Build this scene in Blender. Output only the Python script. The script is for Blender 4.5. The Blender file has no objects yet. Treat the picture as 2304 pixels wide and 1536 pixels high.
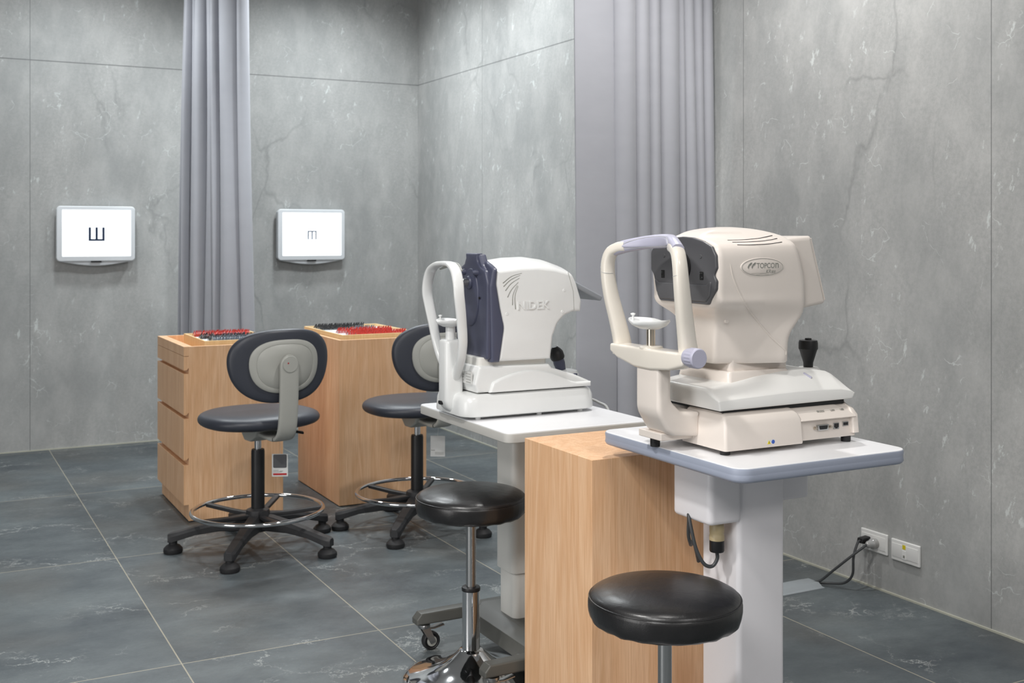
import bpy, bmesh, math, random
from mathutils import Vector, Matrix
random.seed(7)
S = bpy.context.scene
COL = S.collection
PI = math.pi
R = math.radians

# ------------------------------------------------------------------ camera
cam = bpy.data.cameras.new('camera'); co = bpy.data.objects.new('camera', cam); COL.objects.link(co)
cam.sensor_width = 36.0; cam.lens = 40.0; cam.shift_y = -240/2304.0
cam.clip_start = .05; cam.clip_end = 60
co.location = (-2.955, -6.984, 1.228)
co.rotation_euler = (R(90), 0, -R(27.66))
cam.dof.use_dof = True; cam.dof.focus_distance = 2.55; cam.dof.aperture_fstop = 9.0
S.camera = co
# ------------------------------------------------------------------ colour management
S.view_settings.view_transform = 'Standard'; S.view_settings.look = 'None'
S.view_settings.gamma = 1.0; S.view_settings.use_curve_mapping = False
S.view_settings.exposure = 0.0
# ------------------------------------------------------------------ world and lamps
w = bpy.data.worlds.new('world'); S.world = w; w.use_nodes = True
w.node_tree.nodes['Background'].inputs[0].default_value = (.8, .9, 1, 1)
w.node_tree.nodes['Background'].inputs[1].default_value = 0.05

def area(name, loc, size, power, col=(1, 1, 1), rot=(0, 0, 0), sy=None, spread=180):
    l = bpy.data.lights.new(name, 'AREA'); l.energy = power; l.color = col; l.size = size
    if sy: l.shape = 'RECTANGLE'; l.size_y = sy
    l.spread = R(spread)
    o = bpy.data.objects.new(name, l); COL.objects.link(o); o.location = loc; o.rotation_euler = rot
    return o
def spot(name, loc, target, power, angle=80, blend=.6, radius=.05, col=(1, 1, 1)):
    l = bpy.data.lights.new(name, 'SPOT'); l.energy = power; l.color = col
    l.spot_size = R(angle); l.spot_blend = blend; l.shadow_soft_size = radius
    o = bpy.data.objects.new(name, l); COL.objects.link(o); o.location = loc
    o.rotation_euler = (Vector(target)-Vector(loc)).to_track_quat('-Z', 'Y').to_euler()
    return o
COOL = (.93, .98, 1.0); WARM = (1.0, .95, .88)
# ceiling lamps: recessed panels and downlights, plus added fill lamps
area('ceiling_panel_light', (-4.2, -7.2, 3.02), 1.2, 98, (1, .985, .965), sy=1.2)
area('ceiling_panel_light', (-1.6, -9.0, 3.02), 1.2, 60, (1, .97, .95), sy=1.2)
spot('ceiling_spot', (-3.3, -5.3, 3.0), (-3.2, -5.2, 0), 185, 130, .8, .10, (1, .98, .95))
spot('ceiling_spot', (-.62, -1.75, 3.0), (-.60, -1.75, 0), 92, 150, .9, .12, COOL)
spot('ceiling_spot', (-.75, -.80, 3.0), (-.75, -.75, 0), 98, 150, .9, .12, COOL)
spot('ceiling_spot', (-2.15, -.85, 3.0), (-2.15, -.83, 0), 95, 150, .9, .12, COOL)
spot('ceiling_spot', (-1.6, -1.9, 3.0), (-1.6, -1.9, 0), 80, 118, .7, .06, COOL)  # fill spot added to brighten the lower walls
spot('ceiling_spot', (-1.9, -5.6, 3.0), (-1.9, -5.6, 0), 45, 130, .8, .06, (1, .98, .95))  # another fill spot, added along with the one above
spot('ceiling_spot', (-.75, -4.0, 3.0), (-.7, -4.0, 0), 112, 125, .7, .06, (1, .985, .965))
area('left_fill_light', (-8.0, -6.0, 1.6), 4.0, 135, (1, .985, .97), rot=(0, R(-90), 0), sy=2.4)  # unseen fill lamp added on the left; no window in that wall

# ------------------------------------------------------------------ materials
def srgb(r, g, b):
    f = lambda c: c/12.92 if c <= .04045 else ((c+.055)/1.055)**2.4
    return (f(r/255), f(g/255), f(b/255), 1)
class NT:
    def __init__(s, name):
        s.m = bpy.data.materials.new(name); s.m.use_nodes = True; s.t = s.m.node_tree
        s.b = s.t.nodes['Principled BSDF']
    def n(s, typ, **kw):
        nd = s.t.nodes.new(typ)
        for k, v in kw.items(): setattr(nd, k, v)
        return nd
    def l(s, a, b): s.t.links.new(a, b)
    def val(s, sock, v):
        if hasattr(v, 'links'): s.l(v, sock)
        else: sock.default_value = v
    def math(s, op, a, b=0, c=0):
        nd = s.n('ShaderNodeMath', operation=op)
        for i, v in enumerate((a, b, c)):
            s.val(nd.inputs[i], v)
        return nd.outputs[0]
    def mix(s, fac, a, b, blend='MIX'):
        nd = s.n('ShaderNodeMix', data_type='RGBA', blend_type=blend)
        s.val(nd.inputs[0], fac); s.val(nd.inputs[6], a); s.val(nd.inputs[7], b)
        return nd.outputs[2]
    def ramp(s, fac, stops):
        nd = s.n('ShaderNodeValToRGB'); cr = nd.color_ramp
        while len(cr.elements) < len(stops): cr.elements.new(.5)
        for e, (p, c) in zip(cr.elements, stops):
            e.position = p; e.color = c if len(c) == 4 else (c[0], c[0], c[0], 1)
        s.l(fac, nd.inputs[0]); return nd.outputs[0]
    def noise(s, vec, scale, detail=4, rough=.5, dist=0):
        nd = s.n('ShaderNodeTexNoise'); s.l(vec, nd.inputs['Vector'])
        nd.inputs['Scale'].default_value = scale; nd.inputs['Detail'].default_value = detail
        nd.inputs['Roughness'].default_value = rough; nd.inputs['Distortion'].default_value = dist
        return nd.outputs[0]
    def mapping(s, vec, scale=(1, 1, 1), rot=(0, 0, 0), loc=(0, 0, 0)):
        nd = s.n('ShaderNodeMapping'); s.l(vec, nd.inputs[0])
        nd.inputs['Location'].default_value = loc; nd.inputs['Rotation'].default_value = rot; nd.inputs['Scale'].default_value = scale
        return nd.outputs[0]
    def obj(s): return s.n('ShaderNodeTexCoord').outputs['Object']
    def bump(s, h, strength=.2, dist=.01):
        nd = s.n('ShaderNodeBump'); nd.inputs['Strength'].default_value = strength; nd.inputs['Distance'].default_value = dist
        s.l(h, nd.inputs['Height']); s.l(nd.outputs[0], s.b.inputs['Normal'])
    def set(s, **kw):
        names = dict(rough='Roughness', metal='Metallic', spec='Specular IOR Level', coat='Coat Weight', coatr='Coat Roughness',
                     emis='Emission Strength', ecol='Emission Color', trans='Transmission Weight', alpha='Alpha', base='Base Color', sheen='Sheen Weight')
        for k, v in kw.items(): s.val(s.b.inputs[names[k]], v)
        return s
def plain(name, col, rough=.4, metal=0, var=.03, scale=40, bump=0, bscale=400, **kw):
    t = NT(name); v = t.obj(); nz = t.noise(v, scale, 3)
    c2 = tuple(max(0, c*(1-var*2)) for c in col[:3])+(1,); c3 = tuple(min(1, c*(1+var)) for c in col[:3])+(1,)
    t.set(base=t.mix(nz, c2, c3), rough=rough, metal=metal, **kw)
    if bump: t.bump(t.noise(v, bscale, 3), bump, .002)
    return t.m

def stone_wall():
    t = NT('grey_stone_panel'); v = t.obj()
    sx = t.n('ShaderNodeSeparateXYZ'); t.l(v, sx.inputs[0])
    # slanting soft clouds
    vm = t.mapping(v, (1.0, 1.0, .55), (R(0), R(-28), 0)); vm2 = t.mapping(v, (1, 1, .6), (R(-28), 0, 0))
    geo = t.n('ShaderNodeNewGeometry'); sn = t.n('ShaderNodeSeparateXYZ'); t.l(geo.outputs['Normal'], sn.inputs[0])
    isx = t.math('GREATER_THAN', t.math('ABSOLUTE', sn.outputs[0]), .5)
    mv = t.n('ShaderNodeMix', data_type='VECTOR'); t.l(isx, mv.inputs[0]); t.l(vm, mv.inputs[4]); t.l(vm2, mv.inputs[5]); vv = mv.outputs[1]
    cl = t.noise(vv, 1.6, 5, .62); fine = t.noise(t.mapping(vv, (1, 1, .28)), 34, 5, .7); mid = t.noise(vv, 7, 4, .6)
    base = t.mix(t.ramp(cl, [(.30, (0,)), (.70, (1,))]), srgb(156, 158, 158), srgb(194, 194, 192))
    grain = t.noise(v, 60, 6, .8)
    base = t.mix(t.math('MULTIPLY', t.ramp(grain, [(.42, (0,)), (.60, (1,))]), .40), base, srgb(148, 150, 149))
    base = t.mix(t.math('MULTIPLY', t.ramp(fine, [(.4, (0,)), (.62, (1,))]), .22), base, srgb(150, 152, 151))
    base = t.mix(t.math('MULTIPLY', t.ramp(mid, [(.45, (0,)), (.68, (1,))]), .40), base, srgb(198, 198, 196))
    # dark slanting veins
    vor = t.n('ShaderNodeTexVoronoi', feature='DISTANCE_TO_EDGE')
    dv = t.n('ShaderNodeVectorMath', operation='ADD'); ns = t.n('ShaderNodeTexNoise'); t.l(vv, ns.inputs['Vector']); ns.inputs['Scale'].default_value = 3; ns.inputs['Detail'].default_value = 5
    sc = t.n('ShaderNodeVectorMath', operation='SCALE'); t.l(ns.outputs[1], sc.inputs[0]); sc.inputs['Scale'].default_value = .35
    t.l(vv, dv.inputs[0]); t.l(sc.outputs[0], dv.inputs[1]); t.l(dv.outputs[0], vor.inputs['Vector']); vor.inputs['Scale'].default_value = 1.7
    vein = t.ramp(vor.outputs['Distance'], [(.0, (1,)), (.016, (.0,))])
    msk = t.ramp(t.noise(vv, 2.1, 2), [(.5, (0,)), (.62, (1,))])
    base = t.mix(t.math('MULTIPLY', t.math('MULTIPLY', vein, msk), .34), base, srgb(112, 114, 114))
    # white crackle veins and flecks
    vor2 = t.n('ShaderNodeTexVoronoi', feature='DISTANCE_TO_EDGE'); dv2 = t.n('ShaderNodeVectorMath', operation='ADD')
    ns2 = t.n('ShaderNodeTexNoise'); t.l(v, ns2.inputs['Vector']); ns2.inputs['Scale'].default_value = 9; ns2.inputs['Detail'].default_value = 4
    sc2 = t.n('ShaderNodeVectorMath', operation='SCALE'); t.l(ns2.outputs[1], sc2.inputs[0]); sc2.inputs['Scale'].default_value = .16
    t.l(v, dv2.inputs[0]); t.l(sc2.outputs[0], dv2.inputs[1]); t.l(dv2.outputs[0], vor2.inputs['Vector']); vor2.inputs['Scale'].default_value = 8.0
    wv = t.ramp(vor2.outputs['Distance'], [(.0, (1,)), (.018, (.0,))])
    m2 = t.ramp(t.noise(v, 5.3, 3, .6), [(.57, (0,)), (.62, (1,))])
    base = t.mix(t.math('MULTIPLY', t.math('MULTIPLY', wv, m2), .6), base, srgb(222, 228, 226))
    fl = t.ramp(t.noise(t.mapping(vv, (1, 1, .7), loc=(7, 3, 1)), 22, 5, .74), [(.60, (0,)), (.65, (1,))])
    m3 = t.ramp(t.noise(vv, 3.2, 2), [(.44, (0,)), (.56, (1,))])
    base = t.mix(t.math('MULTIPLY', t.math('MULTIPLY', fl, m3), .55), base, srgb(224, 230, 228))
    # panel joints
    j = 0
    u = t.mix(isx, sx.outputs[0], sx.outputs[1])
    off = t.math('MULTIPLY_ADD', isx, .968, t.math('MULTIPLY', t.math('SUBTRACT', 1, isx), 1.187))
    f = t.math('ABSOLUTE', t.math('SUBTRACT', t.math('FRACT', t.math('ADD', t.math('DIVIDE', t.math('ADD', u, off), 1.1935), 100.5)), .5))
    jv = t.math('LESS_THAN', f, .0013)
    jh = t.math('LESS_THAN', t.math('ABSOLUTE', t.math('SUBTRACT', sx.outputs[2], 2.22)), .0028)
    jn = t.math('MAXIMUM', jv, jh)
    base = t.mix(t.math('MULTIPLY', jn, .75), base, srgb(96, 98, 98))
    t.set(base=base, rough=t.ramp(mid, [(.3, (.48,)), (.7, (.6,))]), spec=.35)
    t.bump(t.math('SUBTRACT', fine, t.math('MULTIPLY', jn, 3)), .06, .003)
    return t.m
def tile_floor():
    t = NT('slate_floor_tile'); v = t.obj(); sx = t.n('ShaderNodeSeparateXYZ'); t.l(v, sx.inputs[0])
    ux = t.math('DIVIDE', t.math('ADD', sx.outputs[0], 2.28), .6); uy = t.math('DIVIDE', t.math('ADD', sx.outputs[1], 3.66), 1.2)
    ix = t.math('FLOOR', ux); iy = t.math('FLOOR', uy)
    fx = t.math('ABSOLUTE', t.math('SUBTRACT', t.math('FRACT', t.math('ADD', ux, 20.5)), .5)); fy = t.math('ABSOLUTE', t.math('SUBTRACT', t.math('FRACT', t.math('ADD', uy, 20.5)), .5))
    g = t.math('MAXIMUM', t.math('LESS_THAN', fx, .0033), t.math('LESS_THAN', fy, .00165))
    cmb = t.n('ShaderNodeCombineXYZ'); t.l(t.math('MULTIPLY', ix, 3.7), cmb.inputs[0]); t.l(t.math('MULTIPLY', iy, 5.3), cmb.inputs[1]); t.l(t.math('MULTIPLY_ADD', ix, 1.9, iy), cmb.inputs[2])
    ad = t.n('ShaderNodeVectorMath', operation='ADD'); t.l(v, ad.inputs[0]); t.l(cmb.outputs[0], ad.inputs[1]); q = ad.outputs[0]
    qs = t.mapping(q, (1, 1.5, 1), (0, 0, R(30)))
    cl = t.noise(qs, 2.2, 6, .65); fine = t.noise(qs, 38, 5, .75)
    base = t.mix(t.ramp(cl, [(.32, (0,)), (.68, (1,))]), srgb(58, 65, 71), srgb(108, 115, 117))
    base = t.mix(t.math('MULTIPLY', fine, .5), base, srgb(84, 92, 96))
    vor = t.n('ShaderNodeTexVoronoi', feature='DISTANCE_TO_EDGE'); ns = t.n('ShaderNodeTexNoise'); t.l(q, ns.inputs['Vector']); ns.inputs['Scale'].default_value = 7; ns.inputs['Detail'].default_value = 6; ns.inputs['Roughness'].default_value = .7
    sc = t.n('ShaderNodeVectorMath', operation='SCALE'); t.l(ns.outputs[1], sc.inputs[0]); sc.inputs['Scale'].default_value = .4
    a2 = t.n('ShaderNodeVectorMath', operation='ADD'); t.l(qs, a2.inputs[0]); t.l(sc.outputs[0], a2.inputs[1]); t.l(a2.outputs[0], vor.inputs['Vector']); vor.inputs['Scale'].default_value = 3.0
    vein = t.ramp(vor.outputs['Distance'], [(0, (1,)), (.018, (0,))])
    msk = t.ramp(t.noise(q, 3.1, 4, .6), [(.5, (0,)), (.62, (1,))])
    base = t.mix(t.math('MULTIPLY', t.math('MULTIPLY', vein, msk), .7), base, srgb(186, 189, 186))
    dust = t.ramp(t.noise(qs, 55, 4, .8), [(.6, (0,)), (.72, (1,))]); m4 = t.ramp(t.noise(q, 3.1, 4, .6), [(.47, (0,)), (.68, (1,))])
    base = t.mix(t.math('MULTIPLY', t.math('MULTIPLY', dust, m4), .75), base, srgb(168, 173, 172))
    warm = t.ramp(t.noise(t.mapping(q, (1, 1, 1), loc=(3, 9, 2)), 1.6, 3), [(.52, (0,)), (.68, (1,))])
    base = t.mix(t.math('MULTIPLY', warm, .35), base, srgb(98, 94, 88))
    base = t.mix(t.math('MULTIPLY', g, .9), base, srgb(164, 158, 142))
    t.set(base=base, rough=t.ramp(fine, [(.3, (.36,)), (.7, (.5,))]), spec=.45)
    t.bump(t.math('SUBTRACT', t.noise(qs, 12, 6, .7), t.math('MULTIPLY', g, 1.5)), .18, .004)
    return t.m
def wood(name, c1, c2, c3):
    t = NT(name); v = t.obj()
    q = t.mapping(v, (1, 1, .09)); big = t.noise(q, 9, 3, .5, .6)
    rings = t.math('FRACT', t.math('MULTIPLY', big, 7))
    band = t.ramp(rings, [(0, (0,)), (.5, (1,)), (1, (0,))])
    gr = t.noise(t.mapping(v, (1, 1, .03)), 260, 3, .6)
    pore = t.ramp(t.noise(t.mapping(v, (1, 1, .02)), 700, 2, .5), [(.58, (0,)), (.7, (1,))])
    base = t.mix(t.math('MULTIPLY', band, .8), c1, c2)
    base = t.mix(t.math('MULTIPLY', t.ramp(gr, [(.4, (0,)), (.7, (1,))]), .4), base, c3)
    base = t.mix(t.math('MULTIPLY', pore, .22), base, c3)
    t.set(base=base, rough=.48, spec=.4); t.bump(gr, .06, .001)
    return t.m
def curtain_mat():
    t = NT('grey_lilac_curtain'); v = t.obj()
    weave = t.noise(v, 900, 2)
    cr = t.noise(t.mapping(v, (1, 1, 2.2), (R(12), R(8), 0)), 6, 4, .6)
    t.set(base=t.mix(cr, srgb(165, 166, 173), srgb(174, 175, 181)), rough=.85, spec=.15, sheen=.2)
    t.bump(t.math('ADD', cr, t.math('MULTIPLY', weave, .05)), .10, .012)
    return t.m
M = {}
M['wall'] = stone_wall(); M['floor'] = tile_floor()
M['wood'] = wood('pale_oak', srgb(238, 197, 158), srgb(224, 177, 134), srgb(194, 140, 96))
M['maple'] = wood('pale_maple', srgb(238, 208, 158), srgb(230, 196, 144), srgb(214, 176, 122))
M['curtain'] = curtain_mat()
M['ceil'] = plain('white_ceiling_paint', srgb(200, 200, 200), .8)
M['white'] = plain('gloss_white_plastic', srgb(232, 233, 232), .28, coat=.2, var=.01)
M['white2'] = plain('pure_white_laminate', srgb(236, 236, 238), .3, var=.01)
M['cream'] = plain('cream_plastic', srgb(227, 218, 210), .34, coat=.1, var=.01)
M['creamg'] = plain('cream_plastic_gloss', srgb(231, 224, 213), .22, coat=.3, var=.01)
M['sled'] = plain('pale_grey_white_plastic', srgb(230, 229, 226), .32, coat=.1, var=.01)
M['lav'] = plain('lavender_plastic', srgb(182, 181, 199), .38, var=.01)
M['edge'] = plain('blue_grey_edging', srgb(160, 167, 184), .4, var=.02)
M['dark'] = plain('dark_grey_window_plastic', srgb(84, 84, 87), .42, var=.02)
M['navy'] = plain('navy_grey_plastic', srgb(74, 77, 97), .4, var=.02)
M['black'] = plain('black_plastic', srgb(24, 24, 26), .45, var=.05)
M['rubber'] = plain('black_rubber', srgb(30, 30, 32), .6, var=.05)
M['nylon'] = plain('black_nylon', srgb(44, 44, 46), .5, bump=.15, bscale=600)
t = NT('black_leather'); v_ = t.obj()
wr = t.noise(t.mapping(v_, (1, 1, .25)), 22, 3, .5, .6); gr_ = t.noise(v_, 420, 3)
t.set(base=t.mix(gr_, srgb(20, 19, 20), srgb(30, 29, 30)), rough=.34, coat=.25, coatr=.25)
t.bump(t.math('ADD', t.math('MULTIPLY', gr_, .12), t.math('MULTIPLY', wr, .9)), .45, .004); M['leather'] = t.m
M['vinyl'] = plain('charcoal_vinyl', srgb(54, 57, 66), .42, bump=.12, bscale=420)
M['greyplas'] = plain('warm_grey_plastic', srgb(166, 166, 160), .45, var=.02)
M['chrome'] = plain('chrome', (.72, .72, .73, 1), .06, 1.0, var=.01)
M['steel'] = plain('brushed_steel', (.52, .52, .52, 1), .28, 1.0)
M['nickel'] = plain('warm_nickel', (.62, .56, .48, 1), .3, 1.0)
M['tabpole'] = plain('white_powder_coat', srgb(232, 230, 233), .38, var=.01)
M['offwhite'] = plain('off_white_powder_coat', srgb(226, 225, 220), .4, var=.01)
M['gunmetal'] = plain('dark_grey_paint', srgb(84, 84, 80), .4, bump=.1, bscale=800)
M['edge2'] = plain('grey_table_edging', srgb(196, 194, 189), .45, var=.02)
M['khaki'] = plain('khaki_plastic', srgb(172, 156, 122), .45)
M['cable'] = plain('dark_grey_cable', srgb(62, 64, 66), .45)
M['lcable'] = plain('pale_grey_cable', srgb(186, 187, 186), .45)
M['duct'] = plain('grey_vinyl_duct', srgb(150, 156, 160), .45)
M['sw'] = plain('white_switch_plastic', srgb(232, 232, 230), .3, var=.01)
M['yellow'] = plain('yellow_sticker', srgb(222, 204, 30), .5)
M['blue'] = plain('blue_sticker', srgb(50, 90, 180), .5)
M['red'] = plain('red_lens_rim', srgb(206, 52, 38), .4)
M['blackrim'] = plain('black_lens_rim', srgb(34, 36, 38), .4)
M['greyrim'] = plain('grey_lens_rim', srgb(110, 120, 132), .35)
M['foam'] = plain('white_tray_lining', srgb(222, 224, 226), .7)
M['print'] = plain('grey_print', srgb(142, 142, 136), .5)
M['label'] = plain('silver_label', srgb(216, 216, 214), .4)
M['bezel'] = plain('pale_silver_bezel', srgb(230, 234, 238), .35, var=.01)
M['optotype'] = plain('dark_blue_print', srgb(28, 48, 78), .5)
M['redprint'] = plain('red_print', srgb(176, 30, 36), .5)
M['sealant'] = plain('cream_sealant', srgb(186, 186, 172), .6)
M['lcdgrey'] = plain('smoked_grey_display', srgb(150, 154, 160), .3)
t = NT('lit_screen'); t.set(base=(.9, .95, 1, 1), rough=.3, ecol=(.93, .97, 1, 1), emis=1.04); M['screen'] = t.m
t = NT('clear_plug_plastic'); nz = t.noise(t.obj(), 30); t.set(base=t.mix(nz, srgb(190, 196, 200), srgb(150, 140, 128)), rough=.2, trans=.2); M['clear'] = t.m
t = NT('clear_lens_glass'); t.set(base=t.mix(t.noise(t.obj(), 20), (.9, .94, .96, 1), (.96, .98, 1, 1)), rough=.02, trans=1.0); M['glass'] = t.m

# ------------------------------------------------------------------ helpers
ORG = {}
def finish(bm, ang=32):
    bmesh.ops.remove_doubles(bm, verts=bm.verts, dist=1e-6)
    bmesh.ops.recalc_face_normals(bm, faces=bm.faces)
    for f in bm.faces: f.smooth = True
    for e in bm.edges:
        if len(e.link_faces) == 2: e.smooth = e.calc_face_angle(0) < R(ang)
def obj(name, bm, mat, parent=None, bevel=0, seg=3, ang=32, sub=0, label=None, solid=0):
    finish(bm, ang)
    o = None
    me = bpy.data.meshes.new(name); 
    org = ORG.get(parent.name, Vector((0, 0, 0))) if parent else Vector((0, 0, 0))
    if parent is None:
        pass
    bmesh.ops.translate(bm, verts=bm.verts, vec=-org)
    bm.to_mesh(me); bm.free()
    o = bpy.data.objects.new(name, me); COL.objects.link(o)
    if isinstance(mat, (list, tuple)):
        for m_ in mat: me.materials.append(M[m_])
    else: me.materials.append(M[mat])
    if parent: o.parent = parent
    ORG[o.name] = org
    if solid:
        m_ = o.modifiers.new('thickness', 'SOLIDIFY'); m_.thickness = solid; m_.offset = 0
    if bevel:
        m_ = o.modifiers.new('bevel', 'BEVEL'); m_.width = bevel; m_.segments = seg; m_.limit_method = 'ANGLE'; m_.angle_limit = R(30); m_.harden_normals = True
    if sub:
        m_ = o.modifiers.new('subdivision', 'SUBSURF'); m_.levels = sub; m_.render_levels = sub
    if label: o['label'] = label
    return o
def thing(name, label, cat, loc=(0, 0, 0), group=None, local=False, rz=0):
    o = bpy.data.objects.new(name, None); COL.objects.link(o); o.empty_display_size = .1
    o.location = loc; o.rotation_euler = (0, 0, rz); o['label'] = label; o['category'] = cat
    if group: o['group'] = group
    ORG[o.name] = Vector((0, 0, 0)) if local else Vector(loc)
    return o
def tag(o, label, cat, group=None):
    o['label'] = label; o['category'] = cat
    if group: o['group'] = group
    return o
def setorigin(o, loc):   # move a one-mesh thing's origin to its base
    o.data.transform(Matrix.Translation(-Vector(loc))); o.location = loc; return o
def struct(name, bm, mat, **kw):
    o = obj(name, bm, mat, None, **kw); o['kind'] = 'structure'; return o
def B(): return bmesh.new()
def box(bm, x0, x1, y0, y1, z0, z1, mi=0):
    v = [bm.verts.new(p) for p in ((x0,y0,z0),(x1,y0,z0),(x1,y1,z0),(x0,y1,z0),(x0,y0,z1),(x1,y0,z1),(x1,y1,z1),(x0,y1,z1))]
    for f in ((0,3,2,1),(4,5,6,7),(0,1,5,4),(1,2,6,5),(2,3,7,6),(3,0,4,7)):
        bm.faces.new([v[i] for i in f]).material_index = mi
    return bm
def loft(bm, rings, cap=True, closed=True, mi=0):
    vs = [[bm.verts.new(p) for p in r] for r in rings]
    n = len(vs[0])
    for a, b in zip(vs, vs[1:]):
        for i in range(n if closed else n-1):
            j = (i+1) % n
            bm.faces.new((a[i], a[j], b[j], b[i])).material_index = mi
    if cap:
        bm.faces.new(vs[0][::-1]).material_index = mi; bm.faces.new(vs[-1]).material_index = mi
    return bm
def lathe(bm, prof, n=32, c=(0, 0, 0), axis='Z', cap=True):
    rings = []
    for r, z in prof:
        r = max(r, 1e-5); ring = []
        for i in range(n):
            a = 2*PI*i/n; p = (r*math.cos(a), r*math.sin(a), z)
            if axis == 'X': p = (p[2], p[0], p[1])
            if axis == 'Y': p = (p[1], p[2], p[0])
            ring.append((p[0]+c[0], p[1]+c[1], p[2]+c[2]))
        rings.append(ring)
    return loft(bm, rings, cap)
def arc_pts(c, r, a0, a1, n): return [(c[0]+r*math.cos(R(a0+(a1-a0)*i/n)), c[1]+r*math.sin(R(a0+(a1-a0)*i/n))) for i in range(n+1)]
class Prof(list): pass
def fillet(pts, rad, seg=5, ref=None):
    n = len(pts); out = Prof()
    if not isinstance(rad, (list, tuple)): rad = [rad]*n
    out.raw = [tuple(p) for p in pts]; out.rad = list(rad); out.seg = seg; flags = []
    for i in range(n):
        p = Vector(pts[i]); a = Vector(pts[i-1])-p; b = Vector(pts[(i+1) % n])-p; r = rad[i]
        la, lb = a.length, b.length; a.normalize(); b.normalize()
        ang = a.angle(b, PI)
        single = (r <= 0 or ang > R(176)) if ref is None else ref[i]
        flags.append(single)
        if single: out.append(tuple(p)); continue
        r = max(r, 1e-4); ang = min(ang, R(179))
        t_ = min(r/math.tan(ang/2), la*.49, lb*.49)
        s, e = p+a*t_, p+b*t_
        for k in range(seg+1):
            u = k/seg; out.append(tuple(s*(1-u)**2+p*2*u*(1-u)+e*u*u))
    out.flags = flags
    return out
def inset(prof, d):
    if isinstance(prof, RR):
        x0, x1, y0, y1, r, sg_ = prof.a; return rrect(x0+d, x1-d, y0+d, y1-d, max(r-d, 1e-4), sg_)
    if not isinstance(prof, Prof): return offset_in(prof, d)
    raw = prof.raw; n = len(raw); ar = sum(raw[i][0]*raw[(i+1) % n][1]-raw[(i+1) % n][0]*raw[i][1] for i in range(n)); sg = 1 if ar > 0 else -1
    rr = []
    for i in range(n):
        a = Vector(raw[i])-Vector(raw[i-1]); b = Vector(raw[(i+1) % n])-Vector(raw[i]); cv = (a.x*b.y-a.y*b.x)*sg > 0
        rr.append(max(prof.rad[i]-d, 1e-4) if cv else prof.rad[i]+d)
    return fillet(offset_in(raw, d), rr, prof.seg, ref=prof.flags)
def offset_in(pts, d):
    n = len(pts); ar = sum(pts[i][0]*pts[(i+1) % n][1]-pts[(i+1) % n][0]*pts[i][1] for i in range(n)); sg = 1 if ar > 0 else -1
    out = []
    for i in range(n):
        a = Vector(pts[i])-Vector(pts[i-1]); b = Vector(pts[(i+1) % n])-Vector(pts[i])
        if a.length < 1e-9: a = b
        if b.length < 1e-9: b = a
        na = Vector((-a.y, a.x)).normalized(); nb = Vector((-b.y, b.x)).normalized(); m_ = (na+nb)
        if m_.length < 1e-6: m_ = na
        m_.normalize(); k = d/max(.5, m_.dot(na)); out.append((pts[i][0]+m_.x*k*sg, pts[i][1]+m_.y*k*sg))
    return out
def pillow(bm, prof, a0, a1, r=.01, axis='Y', nseg=4, mid=1, crown=None):
    """profile extruded along an axis with rounded rims. axis Y: prof=(x,z); axis X: prof=(y,z); axis Z: prof=(x,y)"""
    st = []
    for k in range(nseg+1):
        a = R(90*k/nseg); st.append((a0+r*(1-math.cos(a)), r*(1-math.sin(a))))
    for k in range(1, mid): st.append((a0+r+(a1-a0-2*r)*k/mid, 0))
    for k in range(nseg, -1, -1):
        a = R(90*k/nseg); st.append((a1-r*(1-math.cos(a)), r*(1-math.sin(a))))
    rings = []
    for a, d in st:
        pp = inset(prof, d) if d > 1e-7 else prof
        s = abs((a-(a0+a1)/2)/((a1-a0)/2))
        if crown: pp = [crown(u, v, s) for u, v in pp]
        if axis == 'Y': rings.append([(u, a, v) for u, v in pp])
        elif axis == 'X': rings.append([(a, u, v) for u, v in pp])
        else: rings.append([(u, v, a) for u, v in pp])
    return loft(bm, rings)
class RR(list): pass
def rrect(x0, x1, y0, y1, r, seg=5):
    r = max(1e-4, min(r, (x1-x0)/2*.999, (y1-y0)/2*.999)); out = RR(); out.a = (x0, x1, y0, y1, r, seg)
    for cx, cy, a in ((x1-r, y0+r, -90), (x1-r, y1-r, 0), (x0+r, y1-r, 90), (x0+r, y0+r, 180)):
        out += arc_pts((cx, cy), r, a, a+90, seg)
    return out
def catmull(pts, n=6):
    P = [Vector(p) for p in pts]; P = [P[0]*2-P[1]]+P+[P[-1]*2-P[-2]]; out = []
    for i in range(1, len(P)-2):
        for k in range(n):
            u = k/n; a, b, c, d = P[i-1:i+3]
            out.append(.5*((2*b)+(c-a)*u+(2*a-5*b+4*c-d)*u*u+(3*b-a-3*c+d)*u**3))
    out.append(P[-2]); return out
def sweep(bm, path, w, h=None, up=(0, 0, 1), n=14, power=2, cap=True):
    """superellipse section w (side) x h (up) along path; w,h may be functions of u"""
    path = [Vector(p) for p in path]; L = len(path); rings = []; upv = Vector(up)
    for i, p in enumerate(path):
        tn = (path[min(i+1, L-1)]-path[max(i-1, 0)]).normalized()
        sd = tn.cross(upv)
        if sd.length < 1e-4: sd = tn.cross(Vector((1, 0, 0)))
        sd.normalize(); u2 = sd.cross(tn).normalized(); u = i/(L-1)
        W = w(u) if callable(w) else w; H = (h(u) if callable(h) else h) if h is not None else W
        ring = []
        for k in range(n):
            a = 2*PI*k/n; ca, sa = math.cos(a), math.sin(a)
            ring.append(p+sd*(W*math.copysign(abs(ca)**(2/power), ca))+u2*(H*math.copysign(abs(sa)**(2/power), sa)))
        rings.append(ring)
    return loft(bm, rings, cap)
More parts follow.
